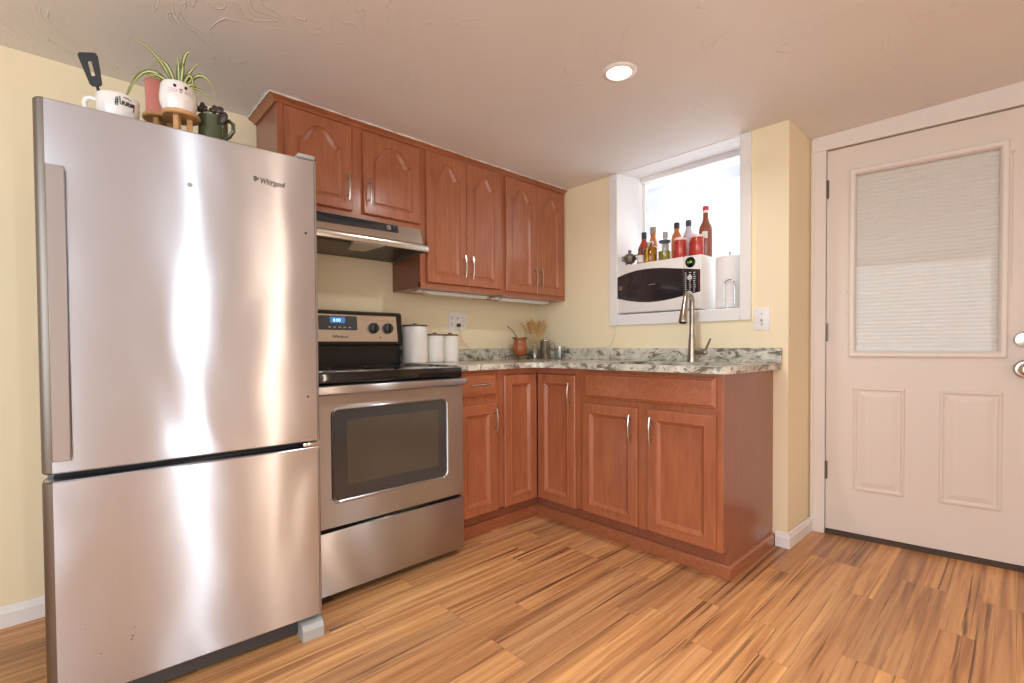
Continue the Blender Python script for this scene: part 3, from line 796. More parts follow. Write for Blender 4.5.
b = MB(); DY0, DY1, DZ0, DZ1 = RY0 + 0.003, RY1 - 0.003, 0.302, 0.834
b.rings([wide(DY0, DY1, DZ0, DZ1, 0.648), wide(DY0, DY1, DZ0, DZ1, 0.684), wide(DY0 + 0.004, DY1 - 0.004, DZ0 + 0.004, DZ1 - 0.004, 0.690),
         rrect(OW[0] - 0.008, OW[1] + 0.008, OW[2] - 0.008, OW[3] + 0.008, 0.03, 0.690), rrect(OW[0] - 0.004, OW[1] + 0.004, OW[2] - 0.004, OW[3] + 0.004, 0.028, 0.694), rrect(*OW, 0.026, 0.690), rrect(*OW, 0.026, 0.676)], True, False)
od = b.build('oven_door', M_steel2, rg_, smooth=30)
b = MB(); b.rings([rrect(OW[0] + 0.0002, OW[1] - 0.0002, OW[2] + 0.0002, OW[3] - 0.0002, 0.026, x) for x in (0.668, 0.685)]); b.build('oven_window', M_ovenglass, od, smooth=30)
b = MB(); b.rings([rrect(OW[0] + 0.06, OW[1] - 0.045, OW[2] + 0.055, OW[3] - 0.045, 0.008, x) for x in (0.684, 0.6855)]); b.build('inner_pane', M_ovenin, od, smooth=30)
b = MB(); b.box(0.700, 0.718, RY0 + 0.004, RY1 - 0.003, 0.838, 0.869, 0.004, 2); b.box(0.685, 0.702, RY0 + 0.01, RY0 + 0.05, 0.842, 0.866); b.box(0.685, 0.702, RY1 - 0.05, RY1 - 0.01, 0.842, 0.866)
b.build('oven_handle', M_steel2, od, smooth=30)
MB().box(0.645, 0.676, RY0 + 0.004, RY1 - 0.004, 0.836, 0.871).build('vent_trim', M_blackmat, rg_, smooth=0)
b = MB(); b.box(0.650, 0.688, RY0 + 0.003, RY1 - 0.003, 0.036, 0.288, 0.005, 2); b.build('storage_drawer', M_steel2, rg_, smooth=30)
# backguard
b = MB(); b.prism([(0.02, RY0, 0.915), (0.085, RY0, 0.915), (0.085, RY0, 1.03), (0.112, RY0, 1.036), (0.100, RY0, 1.208), (0.085, RY0, 1.216), (0.02, RY0, 1.216)], (0, RY1 - RY0, 0)); bg = b.build('backguard', M_black, rg_, smooth=0)
sx_ = lambda z: 0.1125 - (z - 1.036) * 0.07
b = MB(); PY0, PY1 = RY0 + 0.035, RY1 - 0.036
b.rings([[Vector((sx_(z) + q, y, z)) for y, z in ((PY0, 1.052), (PY1 + 0.006, 1.052), (PY1, 1.194), (PY0, 1.194))] for q in (-0.004, 0.003)]); pn = b.build('control_panel', M_hood, bg, smooth=0)
b = MB(); b.rings([[p + Vector((sx_(p.z) + q, 0, 0)) for p in rrect(-1.685, -1.478, 1.112, 1.186, 0.006, 0.0)] for q in (0.002, 0.0042)]); ds = b.build('display_panel', M_dgrey, pn, smooth=30)
b = MB(); b.rings([[Vector((sx_(z) + q, y, z)) for y, z in ((-1.625, 1.148), (-1.545, 1.148), (-1.545, 1.180), (-1.625, 1.180))] for q in (0.003, 0.0048)]); b.build('clock_display', M_display, ds, smooth=0)
text('clock_digits', '8:00', M_digit, ds, (sx_(1.157) + 0.0052, -1.610, 1.155), FY, FZ, 0.024)
b = MB()
for k in range(5): b.box(sx_(1.127) + 0.004, sx_(1.127) + 0.0048, -1.635 + k * 0.027, -1.622 + k * 0.027, 1.124, 1.129)
b.build('button_marks', M_silverink, ds, smooth=0)
text('brand_lettering', 'Whirlpool', M_ink, pn, (sx_(1.07) + 0.0036, -1.615, 1.071), FY, FZ, 0.020, shear=0.2)
MX = Matrix.Rotation(R(90), 4, 'Y')
for ky in (-1.384, -1.298):
    b = MB(); b.lathe([(0.030, 0.0), (0.030, 0.006), (0.026, 0.008), (0.024, 0.026), (0.020, 0.029), (0, 0.029)], (sx_(1.125), ky, 1.125), 28, MX)
    kn = b.build('control_knob', M_dgrey, pn)
    MB().box(sx_(1.125) + 0.022, sx_(1.125) + 0.036, ky - 0.006, ky + 0.006, 1.125 - 0.027, 1.125 + 0.027, 0.003).build('knob_grip', M_blackmat, kn)
MB().lathe([(0.004, 0.0), (0.004, 0.0012), (0, 0.0012)], (sx_(1.07) + 0.003, -1.345, 1.075), 10, MX).build('indicator_lamp', M_ink, pn)

# range hood
hd = thing('range_hood', 'stainless and black under-cabinet range hood above the cooktop', 'range hood', (0.2, RYC, 1.505))
HY0, HY1 = -1.9290, -1.2065
b = MB()
for y0, y1 in ((HY0, HY0 + 0.006), (HY1 - 0.006, HY1)):
    b.prism([(0.003, y0, 1.654), (0.322, y0, 1.654), (0.345, y0, 1.572), (0.385, y0, 1.556), (0.385, y0, 1.528), (0.003, y0, 1.508)], (0, y1 - y0, 0))
b.prism([(0.003, HY0, 1.649), (0.322, HY0, 1.649), (0.322, HY0, 1.654), (0.003, HY0, 1.654)], (0, HY1 - HY0, 0))
b.prism([(0.318, HY0, 1.654), (0.322, HY0, 1.654), (0.345, HY0, 1.572), (0.385, HY0, 1.556), (0.385, HY0, 1.550), (0.341, HY0, 1.567)], (0, HY1 - HY0, 0))
b.build('shell', M_hood, hd, smooth=0)
b = MB(); b.box(0.381, 0.390, HY0 - 0.004, HY1 + 0.004, 1.524, 1.556, 0.003, 2); b.build('front_lip', M_hood, hd)
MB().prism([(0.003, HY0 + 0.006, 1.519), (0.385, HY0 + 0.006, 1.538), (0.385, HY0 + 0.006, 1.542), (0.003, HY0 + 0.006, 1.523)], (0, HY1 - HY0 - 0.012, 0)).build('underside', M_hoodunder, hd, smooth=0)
b = MB(); b.prism([(0.06, HY0 + 0.02, 1.517), (0.30, HY0 + 0.02, 1.529), (0.30, HY0 + 0.02, 1.536), (0.06, HY0 + 0.02, 1.524)], (0, 0.40, 0)); b.build('grease_filter', M_filter, hd, smooth=0)
b = MB(); b.rings([[Vector((x, y, 1.5225 + (x - 0.02) * 0.05 - q)) for x, y in ((0.235 - i_, -1.585 + i_), (0.235 - i_, -1.485 - i_), (0.375, -1.452 - i_), (0.375, -1.618 + i_))] for q, i_ in ((-0.01, 0.0), (0.014, 0.002), (0.020, 0.008))]); b.build('lamp_lens', M_hoodlens, hd, smooth=0)
hf = lambda z: 0.322 + (1.654 - z) * 0.2805        # sloped face
b = MB(); b.rings([[Vector((hf(z) + q, y, z)) for y, z in ((HY0 + 0.004, 1.600), (-1.352, 1.614), (-1.352, 1.651), (HY0 + 0.004, 1.651))] for q in (0.0, 0.003)]); cp = b.build('control_strip', M_strip, hd, smooth=0)
b = MB(); up_ = []; dn_ = []
for k in range(17):
    q = k / 16; y = -1.83 + q * 0.40; up_.append((y, 1.648)); dn_.append((y, 1.648 - 0.022 * math.sin(math.pi * q) ** 0.8))
b.rings([[Vector((hf(z) + q, y, z)) for y, z in up_ + dn_[1:-1][::-1]] for q in (0.003, 0.0045)]); b.build('vent_slot', M_hoodunder, cp, smooth=0)
MH = Matrix.Rotation(R(74), 4, 'Y')
b = MB(); b.lathe([(0.013, 0.0), (0.013, 0.004), (0.010, 0.005), (0.010, 0.010), (0, 0.011)], (hf(1.630) + 0.003, -1.408, 1.631), 18, MH); b.build('fan_dial', M_chrome, cp)
b = MB(); b.box(hf(1.631) + 0.002, hf(1.631) + 0.007, -1.384, -1.366, 1.623, 1.639, 0.002); b.build('light_switch', M_black, cp)

# ------------------------------------------------------------------ refrigerator (local axes: +x out of the front, -y to its left)
fr = thing('refrigerator', 'tall stainless bottom-freezer refrigerator standing left of the range', 'refrigerator', (0.859, -1.972, 0), R(-3))
FWD = 0.707
MB().box(-0.79, -0.078, -FWD + 0.006, -0.052, 0.03, 1.655, 0.006).build('cabinet', M_fside, fr, world=False)
MB().box(-0.082, -0.066, -FWD + 0.02, -0.054, 0.075, 1.66).build('gasket', M_blackmat, fr, world=False, smooth=0)


def fridge_door(name, z0, z1):
    b = MB(); rr = []
    for z, ins in ((z0, 0.004), (z0 + 0.004, 0.0), (z1 - 0.004, 0.0), (z1, 0.004)):
        p = []
        p += [Vector((-0.068, -0.002 - ins, z)), Vector((-0.004, -0.002 - ins, z)), Vector((-ins, -0.006 - ins, z))]
        r = 0.022
        for k in range(9):
            a = R(k * 90 / 8); p.append(Vector((-r + (r - ins) * math.cos(a), -FWD + r - (r - ins) * math.sin(a), z)))
        p.append(Vector((-0.068, -FWD + ins, z)))
        rr.append(p)
    b.rings(rr)
    for f in b.bm.faces:
        if f.calc_center_median().y < -FWD + 0.0212: f.material_index = 1
    return b.build(name, [M_steel, M_edge], fr, world=False, smooth=40)


ud = fridge_door('refrigerator_door', 0.692, 1.672); ld = fridge_door('freezer_door', 0.074, 0.672)
MB().box(-0.002, 0.0006, -0.0105, -0.0085, 0.70, 1.664).build('edge_seam', M_dgrey, ud, world=False, smooth=0)
MB().box(-0.002, 0.0006, -0.0105, -0.0085, 0.082, 0.664).build('edge_seam', M_dgrey, ld, world=False, smooth=0)
b = MB(); b.box(0.014, 0.024, -0.684, -0.647, 0.728, 1.496, 0.002, 1)
for z in (0.77, 1.11, 1.45): b.box(-0.001, 0.015, -0.676, -0.655, z - 0.025, z + 0.025)
b.build('handle', M_steel2, ud, world=False)
fl = ud
LO = (0.0005, -0.187, 1.564)
b = MB()
for k in range(3):
    a0 = R(30 + 120 * k)
    pth = [(0.0012, LO[1] - 0.006 + 0.0065 * math.cos(a0 + q * 0.35) * (q / 6 + 0.25), LO[2] + 0.006 + 0.0065 * math.sin(a0 + q * 0.35) * (q / 6 + 0.25)) for q in range(7)]
    b.tube(pth, 0.0017, 6)
b.build('brand_emblem', M_ink, ud, world=False)
text('brand_lettering', 'Whirlpool', M_ink, ud, (0.0008, -0.181, 1.558), FY, FZ, 0.0255, world=False, shear=0.2, sx=0.70, bold=0.0003)
b = MB(); b.tube([(0.001, -0.150 + 0.0022 * k, 1.558 - 0.004 * math.sin(math.pi * k / 10)) for k in range(11)], 0.0006, 5); b.build('brand_swoosh', M_ink, ud, world=False)
b = MB(); b.lathe([(0.007, 0), (0.006, 0.002), (0.003, 0.0028), (0, 0.003)], (0, -0.372, 1.512), 16, MX); b.build('hole_plug', M_mgrey, ud, world=False)
b = MB(); b.lathe([(0.0045, 0), (0.0045, 0.0012), (0, 0.0014)], (0, -0.040, 1.416), 12, MX); b.build('screw_cap', M_dgrey, ud, world=False)
b = MB(); b.lathe([(0.0035, 0), (0.0035, 0.001), (0, 0.0012)], (0, -0.040, 0.85), 12, MX); b.build('screw_cap', M_dgrey, ud, world=False)
b = MB()
for y, z, r_ in ((-0.598, 0.182, 0.0016), (-0.529, 0.205, 0.0022), (-0.524, 0.228, 0.0018), (-0.531, 0.196, 0.0022), (-0.523, 0.210, 0.0014), (-0.521, 0.245, 0.0012), (-0.628, 0.262, 0.0014), (-0.57, 0.385, 0.0012)):
    b.lathe([(r_, 0), (r_, 0.0003), (0, 0.0004)], (0, y, z), 9, MX)
tag(b.build('rust_specks', M_rust, ld, world=False), kind='stuff')
b = MB(); b.box(-0.062, -0.002, -0.062, -0.004, 1.674, 1.690, 0.006, 3); b.build('hinge_cover', M_mgrey, fr, world=False)
b = MB(); b.box(-0.06, -0.001, -0.058, -0.003, 0.6755, 0.6885, 0.002); b.build('hinge_bracket', M_chrome, fr, world=False)
b = MB()
b.rings([[Vector((-0.07, y, 0.0)), Vector((0.010, y, 0.0)), Vector((0.012, y, 0.036)), Vector((0.002, y, 0.052)), Vector((-0.03, y, 0.060)), Vector((-0.07, y, 0.060))] for y in (-0.072, -0.066, -0.006, -0.001)])
b.build('foot_cover', M_mgrey, fr, world=False, smooth=30)
b = MB()
b.rings([[Vector((-0.07, y, 0.0)), Vector((0.010, y, 0.0)), Vector((0.012, y, 0.036)), Vector((0.002, y, 0.052)), Vector((-0.03, y, 0.060)), Vector((-0.07, y, 0.060))] for y in (-FWD + 0.001, -FWD + 0.072)])
b.build('foot_cover', M_mgrey, fr, world=False, smooth=30)
MB().box(-0.06, -0.045, -FWD + 0.07, -0.07, 0.012, 0.070, 0.004).build('toe_grille', M_dgrey, fr, world=False)

# ------------------------------------------------------------------ microwave in the window
MY = -0.006; MT = 1.535; MX0, MX1, MZ0 = 0.749, 1.314, 1.226
mw = thing('microwave', 'white countertop microwave with curved black window on the window sill', 'microwave', ((MX0 + MX1) / 2, 0.14, WZ0 + 0.006))
b = MB(); b.box(MX0 + 0.005, MX1, 0.012, 0.275, MZ0, MT, 0.008, 3); b.build('housing', M_mwwhite, mw)
for x in (MX0 + 0.05, MX1 - 0.05):
    for y in (0.03, 0.25): MB().lathe([(0.012, WZ0 + 0.006), (0.012, MZ0 + 0.002)], (x, y, 0), 12).build('foot', M_blackmat, mw)
b = MB(); b.box(MX0 + 0.003, 1.206, MY, 0.012, MZ0 + 0.004, MT - 0.002, 0.005, 2); md = b.build('door', M_mwwhite, mw)
b = MB(); b.box(1.208, MX1, MY, 0.012, MZ0 + 0.004, MT - 0.002, 0.005, 2); mp_ = b.build('control_panel', M_mwwhite, mw)
top = [(0.7535, 1.460), (0.80, 1.473), (0.851, 1.483), (0.905, 1.490), (0.958, 1.4915), (1.01, 1.490), (1.067, 1.485), (1.13, 1.476), (1.2055, 1.464)]
bot = [(1.2055, 1.306), (1.15, 1.297), (1.093, 1.290), (1.03, 1.286), (0.979, 1.286), (0.91, 1.292), (0.851, 1.302), (0.80, 1.313), (0.7535, 1.325)]
b = MB(); b.prism([(x, MY - 0.0015, z) for x, z in top + bot], (0, 0.004, 0)); b.build('door_window', M_mwdark, md, smooth=0)
b = MB(); b.prism([(x, MY - 0.0015, z) for x, z in ((1.2085, 1.464), (1.295, 1.450), (1.295, 1.321), (1.2085, 1.306))], (0, 0.004, 0)); kp = b.build('keypad', M_mwdark, mp_, smooth=0)
MB().prism([(x, MY - 0.0017, z) for x, z in ((1.2955, 1.450), (1.309, 1.448), (1.309, 1.323), (1.2955, 1.321))], (0, 0.004, 0)).build('edge_strip', M_red_strip, mp_, smooth=0)
b = MB()
for r_ in range(10):
    for c_ in range(3):
        x = 1.217 + c_ * 0.026; z = 1.437 - r_ * 0.0118 - c_ * 0.0015; w_ = random.uniform(0.008, 0.014)
        b.box(x, x + w_, MY - 0.0026, MY - 0.0012, z - 0.002, z + 0.002)
b.build('key_marks', M_silverink, kp, smooth=0)
MY_ = Matrix.Rotation(R(90), 4, 'X')
b = MB(); b.lathe([(0.014, 0), (0.014, 0.0016), (0, 0.002)], (1.247, MY - 0.0015, 1.408), 18, MY_); b.build('key_dial', M_silverink, kp)
b = MB(); b.lathe([(0.030, 0), (0.030, 0.002), (0.028, 0.003), (0, 0.003)], (1.250, MY, 1.495), 32, MY_); cl = b.build('clock_display', M_blackglass, mp_)
text('clock_digits', '1:20', M_green, cl, (1.232, MY - 0.0034, 1.490), FX, FZ, 0.017)
b = MB(); b.lathe([(0.013, 0), (0.013, 0.0018), (0.011, 0.0026), (0, 0.0026)], (0.781, MY - 0.0012, 1.390), 24, MY_); bd = b.build('brand_badge', M_chrome, md)
b = MB(); b.tube([(0.781 + 0.009 * math.cos(a_), MY - 0.0042, 1.390 + 0.009 * math.sin(a_)) for a_ in [R(20 * k) for k in range(18)]], 0.0007, 5, closed=True)
b.tube([(0.775 + 0.0012 * k, MY - 0.0042, 1.390 + 0.004 * math.sin(k * 1.3)) for k in range(11)], 0.0008, 5); b.build('badge_script', M_dgrey, bd)
MB().box(0.985, 1.030, MY - 0.0022, MY - 0.001, 1.3915, 1.3945).build('door_mark', M_mgrey, md, smooth=0)

# paper towel on a wire holder
pt = thing('paper_towel_roll', 'white paper towel roll standing on the sill right of the microwave', 'paper towel', (1.425, 0.11, WZ0 + 0.012))
b = MB(); b.lathe([(0.022, WZ0 + 0.014), (0.074, WZ0 + 0.014), (0.075, WZ0 + 0.018), (0.075, WZ0 + 0.296), (0.073, WZ0 + 0.300), (0.022, WZ0 + 0.300), (0.022, WZ0 + 0.014)], (1.425, 0.11, 0), 40, None, False, False); b.build('roll', M_paper, pt)
ph = thing('paper_towel_holder', 'chrome wire holder with an upright loop in front of the paper towel roll', 'towel holder', (1.425, 0.11, WZ0 + 0.006))
b = MB(); b.tube([(1.425 + 0.076 * math.cos(R(k * 10)), 0.11 + 0.076 * math.sin(R(k * 10)), WZ0 + 0.0095) for k in range(36)], 0.0032, 8, closed=True)
b.tube([(1.425 - 0.076, 0.11, WZ0 + 0.0095), (1.425 + 0.076, 0.11, WZ0 + 0.0095)], 0.0028, 8); b.build('base_ring', M_wire, ph)
b = MB(); b.tube([(1.425, 0.11, WZ0 + 0.009), (1.425, 0.11, WZ0 + 0.322)], 0.004, 8); b.ball((1.425, 0.11, WZ0 + 0.325), 0.007); b.build('center_rod', M_wire, ph)
b = MB(); lp = [(1.428, 0.028, WZ0 + 0.0095)] + [(1.428, 0.026, WZ0 + 0.03), (1.428, 0.026, WZ0 + 0.13)] + [(1.4565 - 0.0285 * math.cos(R(k * 18)), 0.026, WZ0 + 0.135 + 0.0285 * math.sin(R(k * 18))) for k in range(11)] + [(1.485, 0.026, WZ0 + 0.03), (1.485, 0.030, WZ0 + 0.0095)]
b.tube(lp, 0.0028, 8); b.build('arm_loop', M_wire, ph)

# ------------------------------------------------------------------ bottles and jars on the microwave
GB = 'bottles and jars on the microwave'


def bottle(name, label, cat, x, y, prof, mat, cap=None, liquid=None, lab=None, parts=(), z=MT):
    t = thing(name, label, cat, (x, y, z), group=GB)
    b = MB(); b.lathe(prof, (0, 0, 0), 22); b.build('body', mat, t, world=False)
    if cap:
        pr, m = cap; MB().lathe(pr, (0, 0, 0), 18).build('cap', m, t, world=False)
    if lab:
        r_, z0, z1, m, a0, a1 = lab; b = MB()
        rr = [[Vector((rr_ * math.cos(R(a0 + (a1 - a0) * k / 12)), rr_ * math.sin(R(a0 + (a1 - a0) * k / 12)), zz)) for k in range(13)] for rr_, zz in ((r_, z0), (r_, z1))]
        b.rings(rr, False, False, False); b.build('label', m, t, world=False)
    for nm, pr, m in parts: MB().lathe(pr, (0, 0, 0), 20).build(nm, m, t, world=False)
    return t


M_hot = plain('red_sauce', (176, 62, 40), 0.2, trans=0.0, coat=0.5, var=0.25, bscale=30)
M_amber = plain('amber_oil', (196, 140, 20), 0.08, trans=0.6, coat=0.3, var=0.15)
M_oil = plain('pale_oil', (190, 176, 60), 0.08, trans=0.5, var=0.15)
M_spice = plain('orange_spice', (196, 110, 50), 0.35, coat=0.5, var=0.3, bscale=80)
M_brownsauce = plain('brown_sauce', (142, 74, 44), 0.2, coat=0.6, var=0.25, bscale=40)
M_redjar = plain('red_jar_sauce', (186, 58, 48), 0.25, coat=0.6, var=0.25, bscale=60)
M_navy = plain('navy_cap', (34, 42, 62), 0.4)
M_purple = plain('purple_cap', (58, 42, 66), 0.4)
M_slate = plain('slate_cap', (66, 68, 78), 0.4)
M_tan = plain('tan_cap', (150, 138, 116), 0.4)
M_redcap = plain('red_cap', (206, 60, 76), 0.35)
M_label = plain('paper_label', (226, 220, 212), 0.6, var=0.1, bscale=60)
M_lilaclab = plain('lilac_label', (206, 196, 206), 0.5, var=0.1, bscale=60)
M_pinklid = plain('blush_lid', (240, 220, 212), 0.4)

# pewter pot with two handles
tp = thing('pewter_pot', 'small grey two-handled lidded pot at the left end of the microwave top', 'pot', (0.812, 0.05, MT))
b = MB(); b.lathe([(0.010, 0.012), (0.030, 0.020), (0.040, 0.040), (0.042, 0.055), (0.036, 0.064), (0.030, 0.067)], (0, 0, 0), 24)
for k in range(3): a = R(90 + k * 120); b.tube([(0.018 * math.cos(a), 0.018 * math.sin(a), 0.020), (0.022 * math.cos(a), 0.022 * math.sin(a), 0.0)], 0.006, 8)
b.build('body', M_pewter, tp, world=False)
b = MB(); b.lathe([(0.033, 0.066), (0.026, 0.074), (0.012, 0.079), (0.006, 0.082)], (0, 0, 0), 24); b.ball((0, 0, 0.092), 0.012); b.build('lid', M_pewter, tp, world=False)
for s_ in (-1, 1):
    b = MB(); b.tube([(s_ * 0.036, 0, 0.062), (s_ * 0.056, 0, 0.064), (s_ * 0.060, 0, 0.054), (s_ * 0.052, 0, 0.040), (s_ * 0.040, 0, 0.036)], 0.0045, 8); b.build('handle', M_pewter, tp, world=False)

bottle('sauce_bottle', 'red hot sauce bottle with dark blue cap leaning beside the pewter pot', 'bottle', 0.893, 0.09, [(0.038, 0.0), (0.040, 0.004), (0.040, 0.085), (0.036, 0.110), (0.020, 0.145), (0.013, 0.168), (0, 0.168)], M_hot, ([(0.016, 0.164), (0.016, 0.204), (0.013, 0.207), (0, 0.207)], M_navy))
bottle('spice_bottle', 'small spice bottle with white label in front of the red hot sauce', 'bottle', 0.905, 0.028, [(0.021, 0.0), (0.022, 0.003), (0.022, 0.055), (0.014, 0.072), (0.014, 0.082), (0, 0.082)], M_brownsauce, ([(0.0155, 0.078), (0.0155, 0.094), (0, 0.094)], M_dgrey), lab=(0.0224, 0.006, 0.05, M_label, -150, 20))
bottle('seasoning_bottle', 'amber seasoning bottle with tan cap behind the red hot sauce', 'bottle', 0.884, 0.215, [(0.030, 0.0), (0.031, 0.004), (0.031, 0.145), (0.024, 0.18), (0.019, 0.19), (0.019, 0.225), (0, 0.225)], M_spice, ([(0.021, 0.222), (0.021, 0.262), (0, 0.264)], M_tan))
ol = bottle('oil_cruet', 'short golden oil cruet with wire swing-top stopper', 'cruet', 0.968, 0.045, [(0.036, 0.0), (0.038, 0.004), (0.038, 0.086), (0.030, 0.098), (0.013, 0.104), (0.012, 0.118), (0, 0.118)], M_amber, ([(0.016, 0.116), (0.018, 0.124), (0.010, 0.132), (0, 0.134)], M_ceramic))
b = MB(); b.tube([(-0.015, -0.03, 0.02), (-0.017, -0.041, 0.05), (-0.012, -0.034, 0.095), (-0.014, -0.014, 0.125), (0.014, -0.014, 0.125), (0.013, -0.034, 0.095), (0.003, -0.041, 0.06), (0.005, -0.040, 0.03)], 0.0028, 6); b.build('swing_wire', M_blackmat, ol, world=False)
oj = bottle('oil_jar', 'squat clear glass jar half full of pale oil beside the golden cruet', 'jar', 1.058, 0.05, [(0.036, 0.0), (0.039, 0.004), (0.039, 0.096), (0.034, 0.106), (0.034, 0.112)], M_vase, ([(0.036, 0.110), (0.036, 0.121), (0.033, 0.123), (0, 0.123)], M_slate), parts=(('oil', [(0.034, 0.004), (0.036, 0.006), (0.036, 0.056), (0, 0.056)], M_oil),))
bottle('grey_capped_bottle', 'slim clear bottle with grey cap behind the pale oil jar', 'bottle', 1.018, 0.13, [(0.020, 0.0), (0.021, 0.004), (0.021, 0.12), (0.012, 0.142), (0.012, 0.16), (0, 0.16)], M_lilaclab, ([(0.0155, 0.156), (0.0155, 0.194), (0, 0.196)], M_mgrey))
bottle('pepper_bottle', 'orange spice bottle with purple cap standing behind the left red jar', 'bottle', 1.050, 0.215, [(0.033, 0.0), (0.034, 0.004), (0.034, 0.16), (0.030, 0.18), (0.017, 0.202), (0.016, 0.225), (0, 0.225)], M_spice, ([(0.018, 0.222), (0.018, 0.256), (0.015, 0.260), (0, 0.260)], M_purple))
bottle('labelled_bottle', 'bottle with slate cap and lilac label between the two red jars', 'bottle', 1.128, 0.215, [(0.031, 0.0), (0.032, 0.004), (0.032, 0.165), (0.026, 0.185), (0.017, 0.205), (0.016, 0.225), (0, 0.225)], M_lilaclab, ([(0.018, 0.222), (0.018, 0.256), (0.015, 0.260), (0, 0.260)], M_slate), lab=(0.0325, 0.02, 0.16, M_dgrey, 200, 262))
for nm, lb, x in (('sauce_jar', 'left of the two red sauce jars with pale lids on the microwave', 1.157), ('sauce_jar', 'right of the two red sauce jars, beside the tall red-capped bottle', 1.262)):
    bottle(nm, lb, 'jar', x, 0.055, [(0.034, 0.0), (0.037, 0.004), (0.037, 0.098), (0.034, 0.108), (0, 0.108)], M_redjar, ([(0.037, 0.106), (0.038, 0.109), (0.038, 0.119), (0.034, 0.121), (0, 0.121)], M_pinklid))
bottle('tomato_bottle', 'small red bottle with white cap showing between the red sauce jars', 'bottle', 1.195, 0.14, [(0.024, 0.0), (0.025, 0.004), (0.025, 0.10), (0.016, 0.125), (0.014, 0.135), (0, 0.135)], M_redjar, ([(0.017, 0.132), (0.019, 0.140), (0.015, 0.152), (0.004, 0.160), (0, 0.160)], M_wplastic))
bottle('tall_sauce_bottle', 'tall brown sauce bottle with bright red cap at the right end', 'bottle', 1.276, 0.13, [(0.037, 0.0), (0.039, 0.005), (0.039, 0.155), (0.036, 0.175), (0.022, 0.205), (0.0165, 0.225), (0.0145, 0.262), (0, 0.262)], M_brownsauce, ([(0.016, 0.272), (0.0175, 0.274), (0.0175, 0.294), (0.015, 0.297), (0, 0.297)], M_redcap), lab=(0.0395, 0.105, 0.145, M_label, -95, -50), parts=(('neck_band', [(0.0155, 0.258), (0.0158, 0.260), (0.0158, 0.273), (0, 0.273)], M_wplastic),))

# ------------------------------------------------------------------ things on the counter
for i, (x, y, r_, h_, lb) in enumerate(((0.118, -1.128, 0.073, 0.219, 'largest white canister with brown wooden lid, next to the range'), (0.112, -0.985, 0.053, 0.168, 'middle white canister, first small one beside the large canister'), (0.106, -0.868, 0.053, 0.168, 'small white canister at the right end, below the outlet'))):
    t = thing('canister', lb, 'canister', (x, y, CT), group='white canisters on the counter')
    MB().lathe([(r_ - 0.004, 0.0), (r_, 0.004), (r_, h_ - 0.012), (r_ - 0.003, h_ - 0.008), (r_ - 0.004, h_ - 0.008)], (0, 0, 0), 36).build('body', M_canister, t, world=False)
    b = MB(); b.lathe([(r_ - 0.004, h_ - 0.008), (r_ + 0.001, h_ - 0.006), (r_ + 0.001, h_), (r_ - 0.004, h_ + 0.002), (0.012, h_ + 0.002), (0.013, h_ + 0.008), (0.008, h_ + 0.011), (0, h_ + 0.011)], (0, 0, 0), 36); b.build('lid', M_lid, t, world=False)

gd = thing('mate_gourd', 'brown leather mate gourd with metal rim and bent straw on the corner counter', 'gourd cup', (0.120, -0.275, CT))
b = MB(); b.lathe([(0.020, 0.022), (0.034, 0.026), (0.046, 0.042), (0.053, 0.066), (0.052, 0.090), (0.044, 0.116), (0.043, 0.134), (0.050, 0.150)], (0, 0, 0), 28); b.build('cup', M_gourd, gd, world=False)
b = MB(); b.lathe([(0.049, 0.147), (0.055, 0.150), (0.055, 0.157), (0.048, 0.158), (0.043, 0.150), (0, 0.144)], (0, 0, 0), 28); b.build('rim', M_gourdrim, gd, world=False)
for k in range(4):
    a = R(45 + 90 * k); b = MB(); b.tube([(0.028 * math.cos(a), 0.028 * math.sin(a), 0.030), (0.034 * math.cos(a), 0.034 * math.sin(a), 0.010), (0.037 * math.cos(a), 0.037 * math.sin(a), 0.0)], [0.008, 0.006, 0.008], 8); b.build('foot', M_gourdrim, gd, world=False)
b = MB(); b.tube([(0.0, -0.005, 0.12), (-0.01, -0.030, 0.17), (-0.02, -0.055, 0.205), (-0.03, -0.080, 0.228), (-0.034, -0.09, 0.233)], 0.0035, 8, flat=0.7); b.build('straw', M_pewter, gd, world=False)

vs = thing('wheat_vase', 'slim clear glass bud vase in the counter corner', 'vase', (0.125, -0.128, CT))
b = MB(); b.lathe([(0.026, 0.0), (0.030, 0.004), (0.031, 0.05), (0.022, 0.075), (0.015, 0.095), (0.015, 0.115), (0.018, 0.122), (0.0165, 0.122), (0.0135, 0.113), (0.0135, 0.095), (0.020, 0.074), (0.0285, 0.05), (0.027, 0.008), (0, 0.006)], (0, 0, 0), 24); b.build('glass_body', M_vase, vs, world=False)
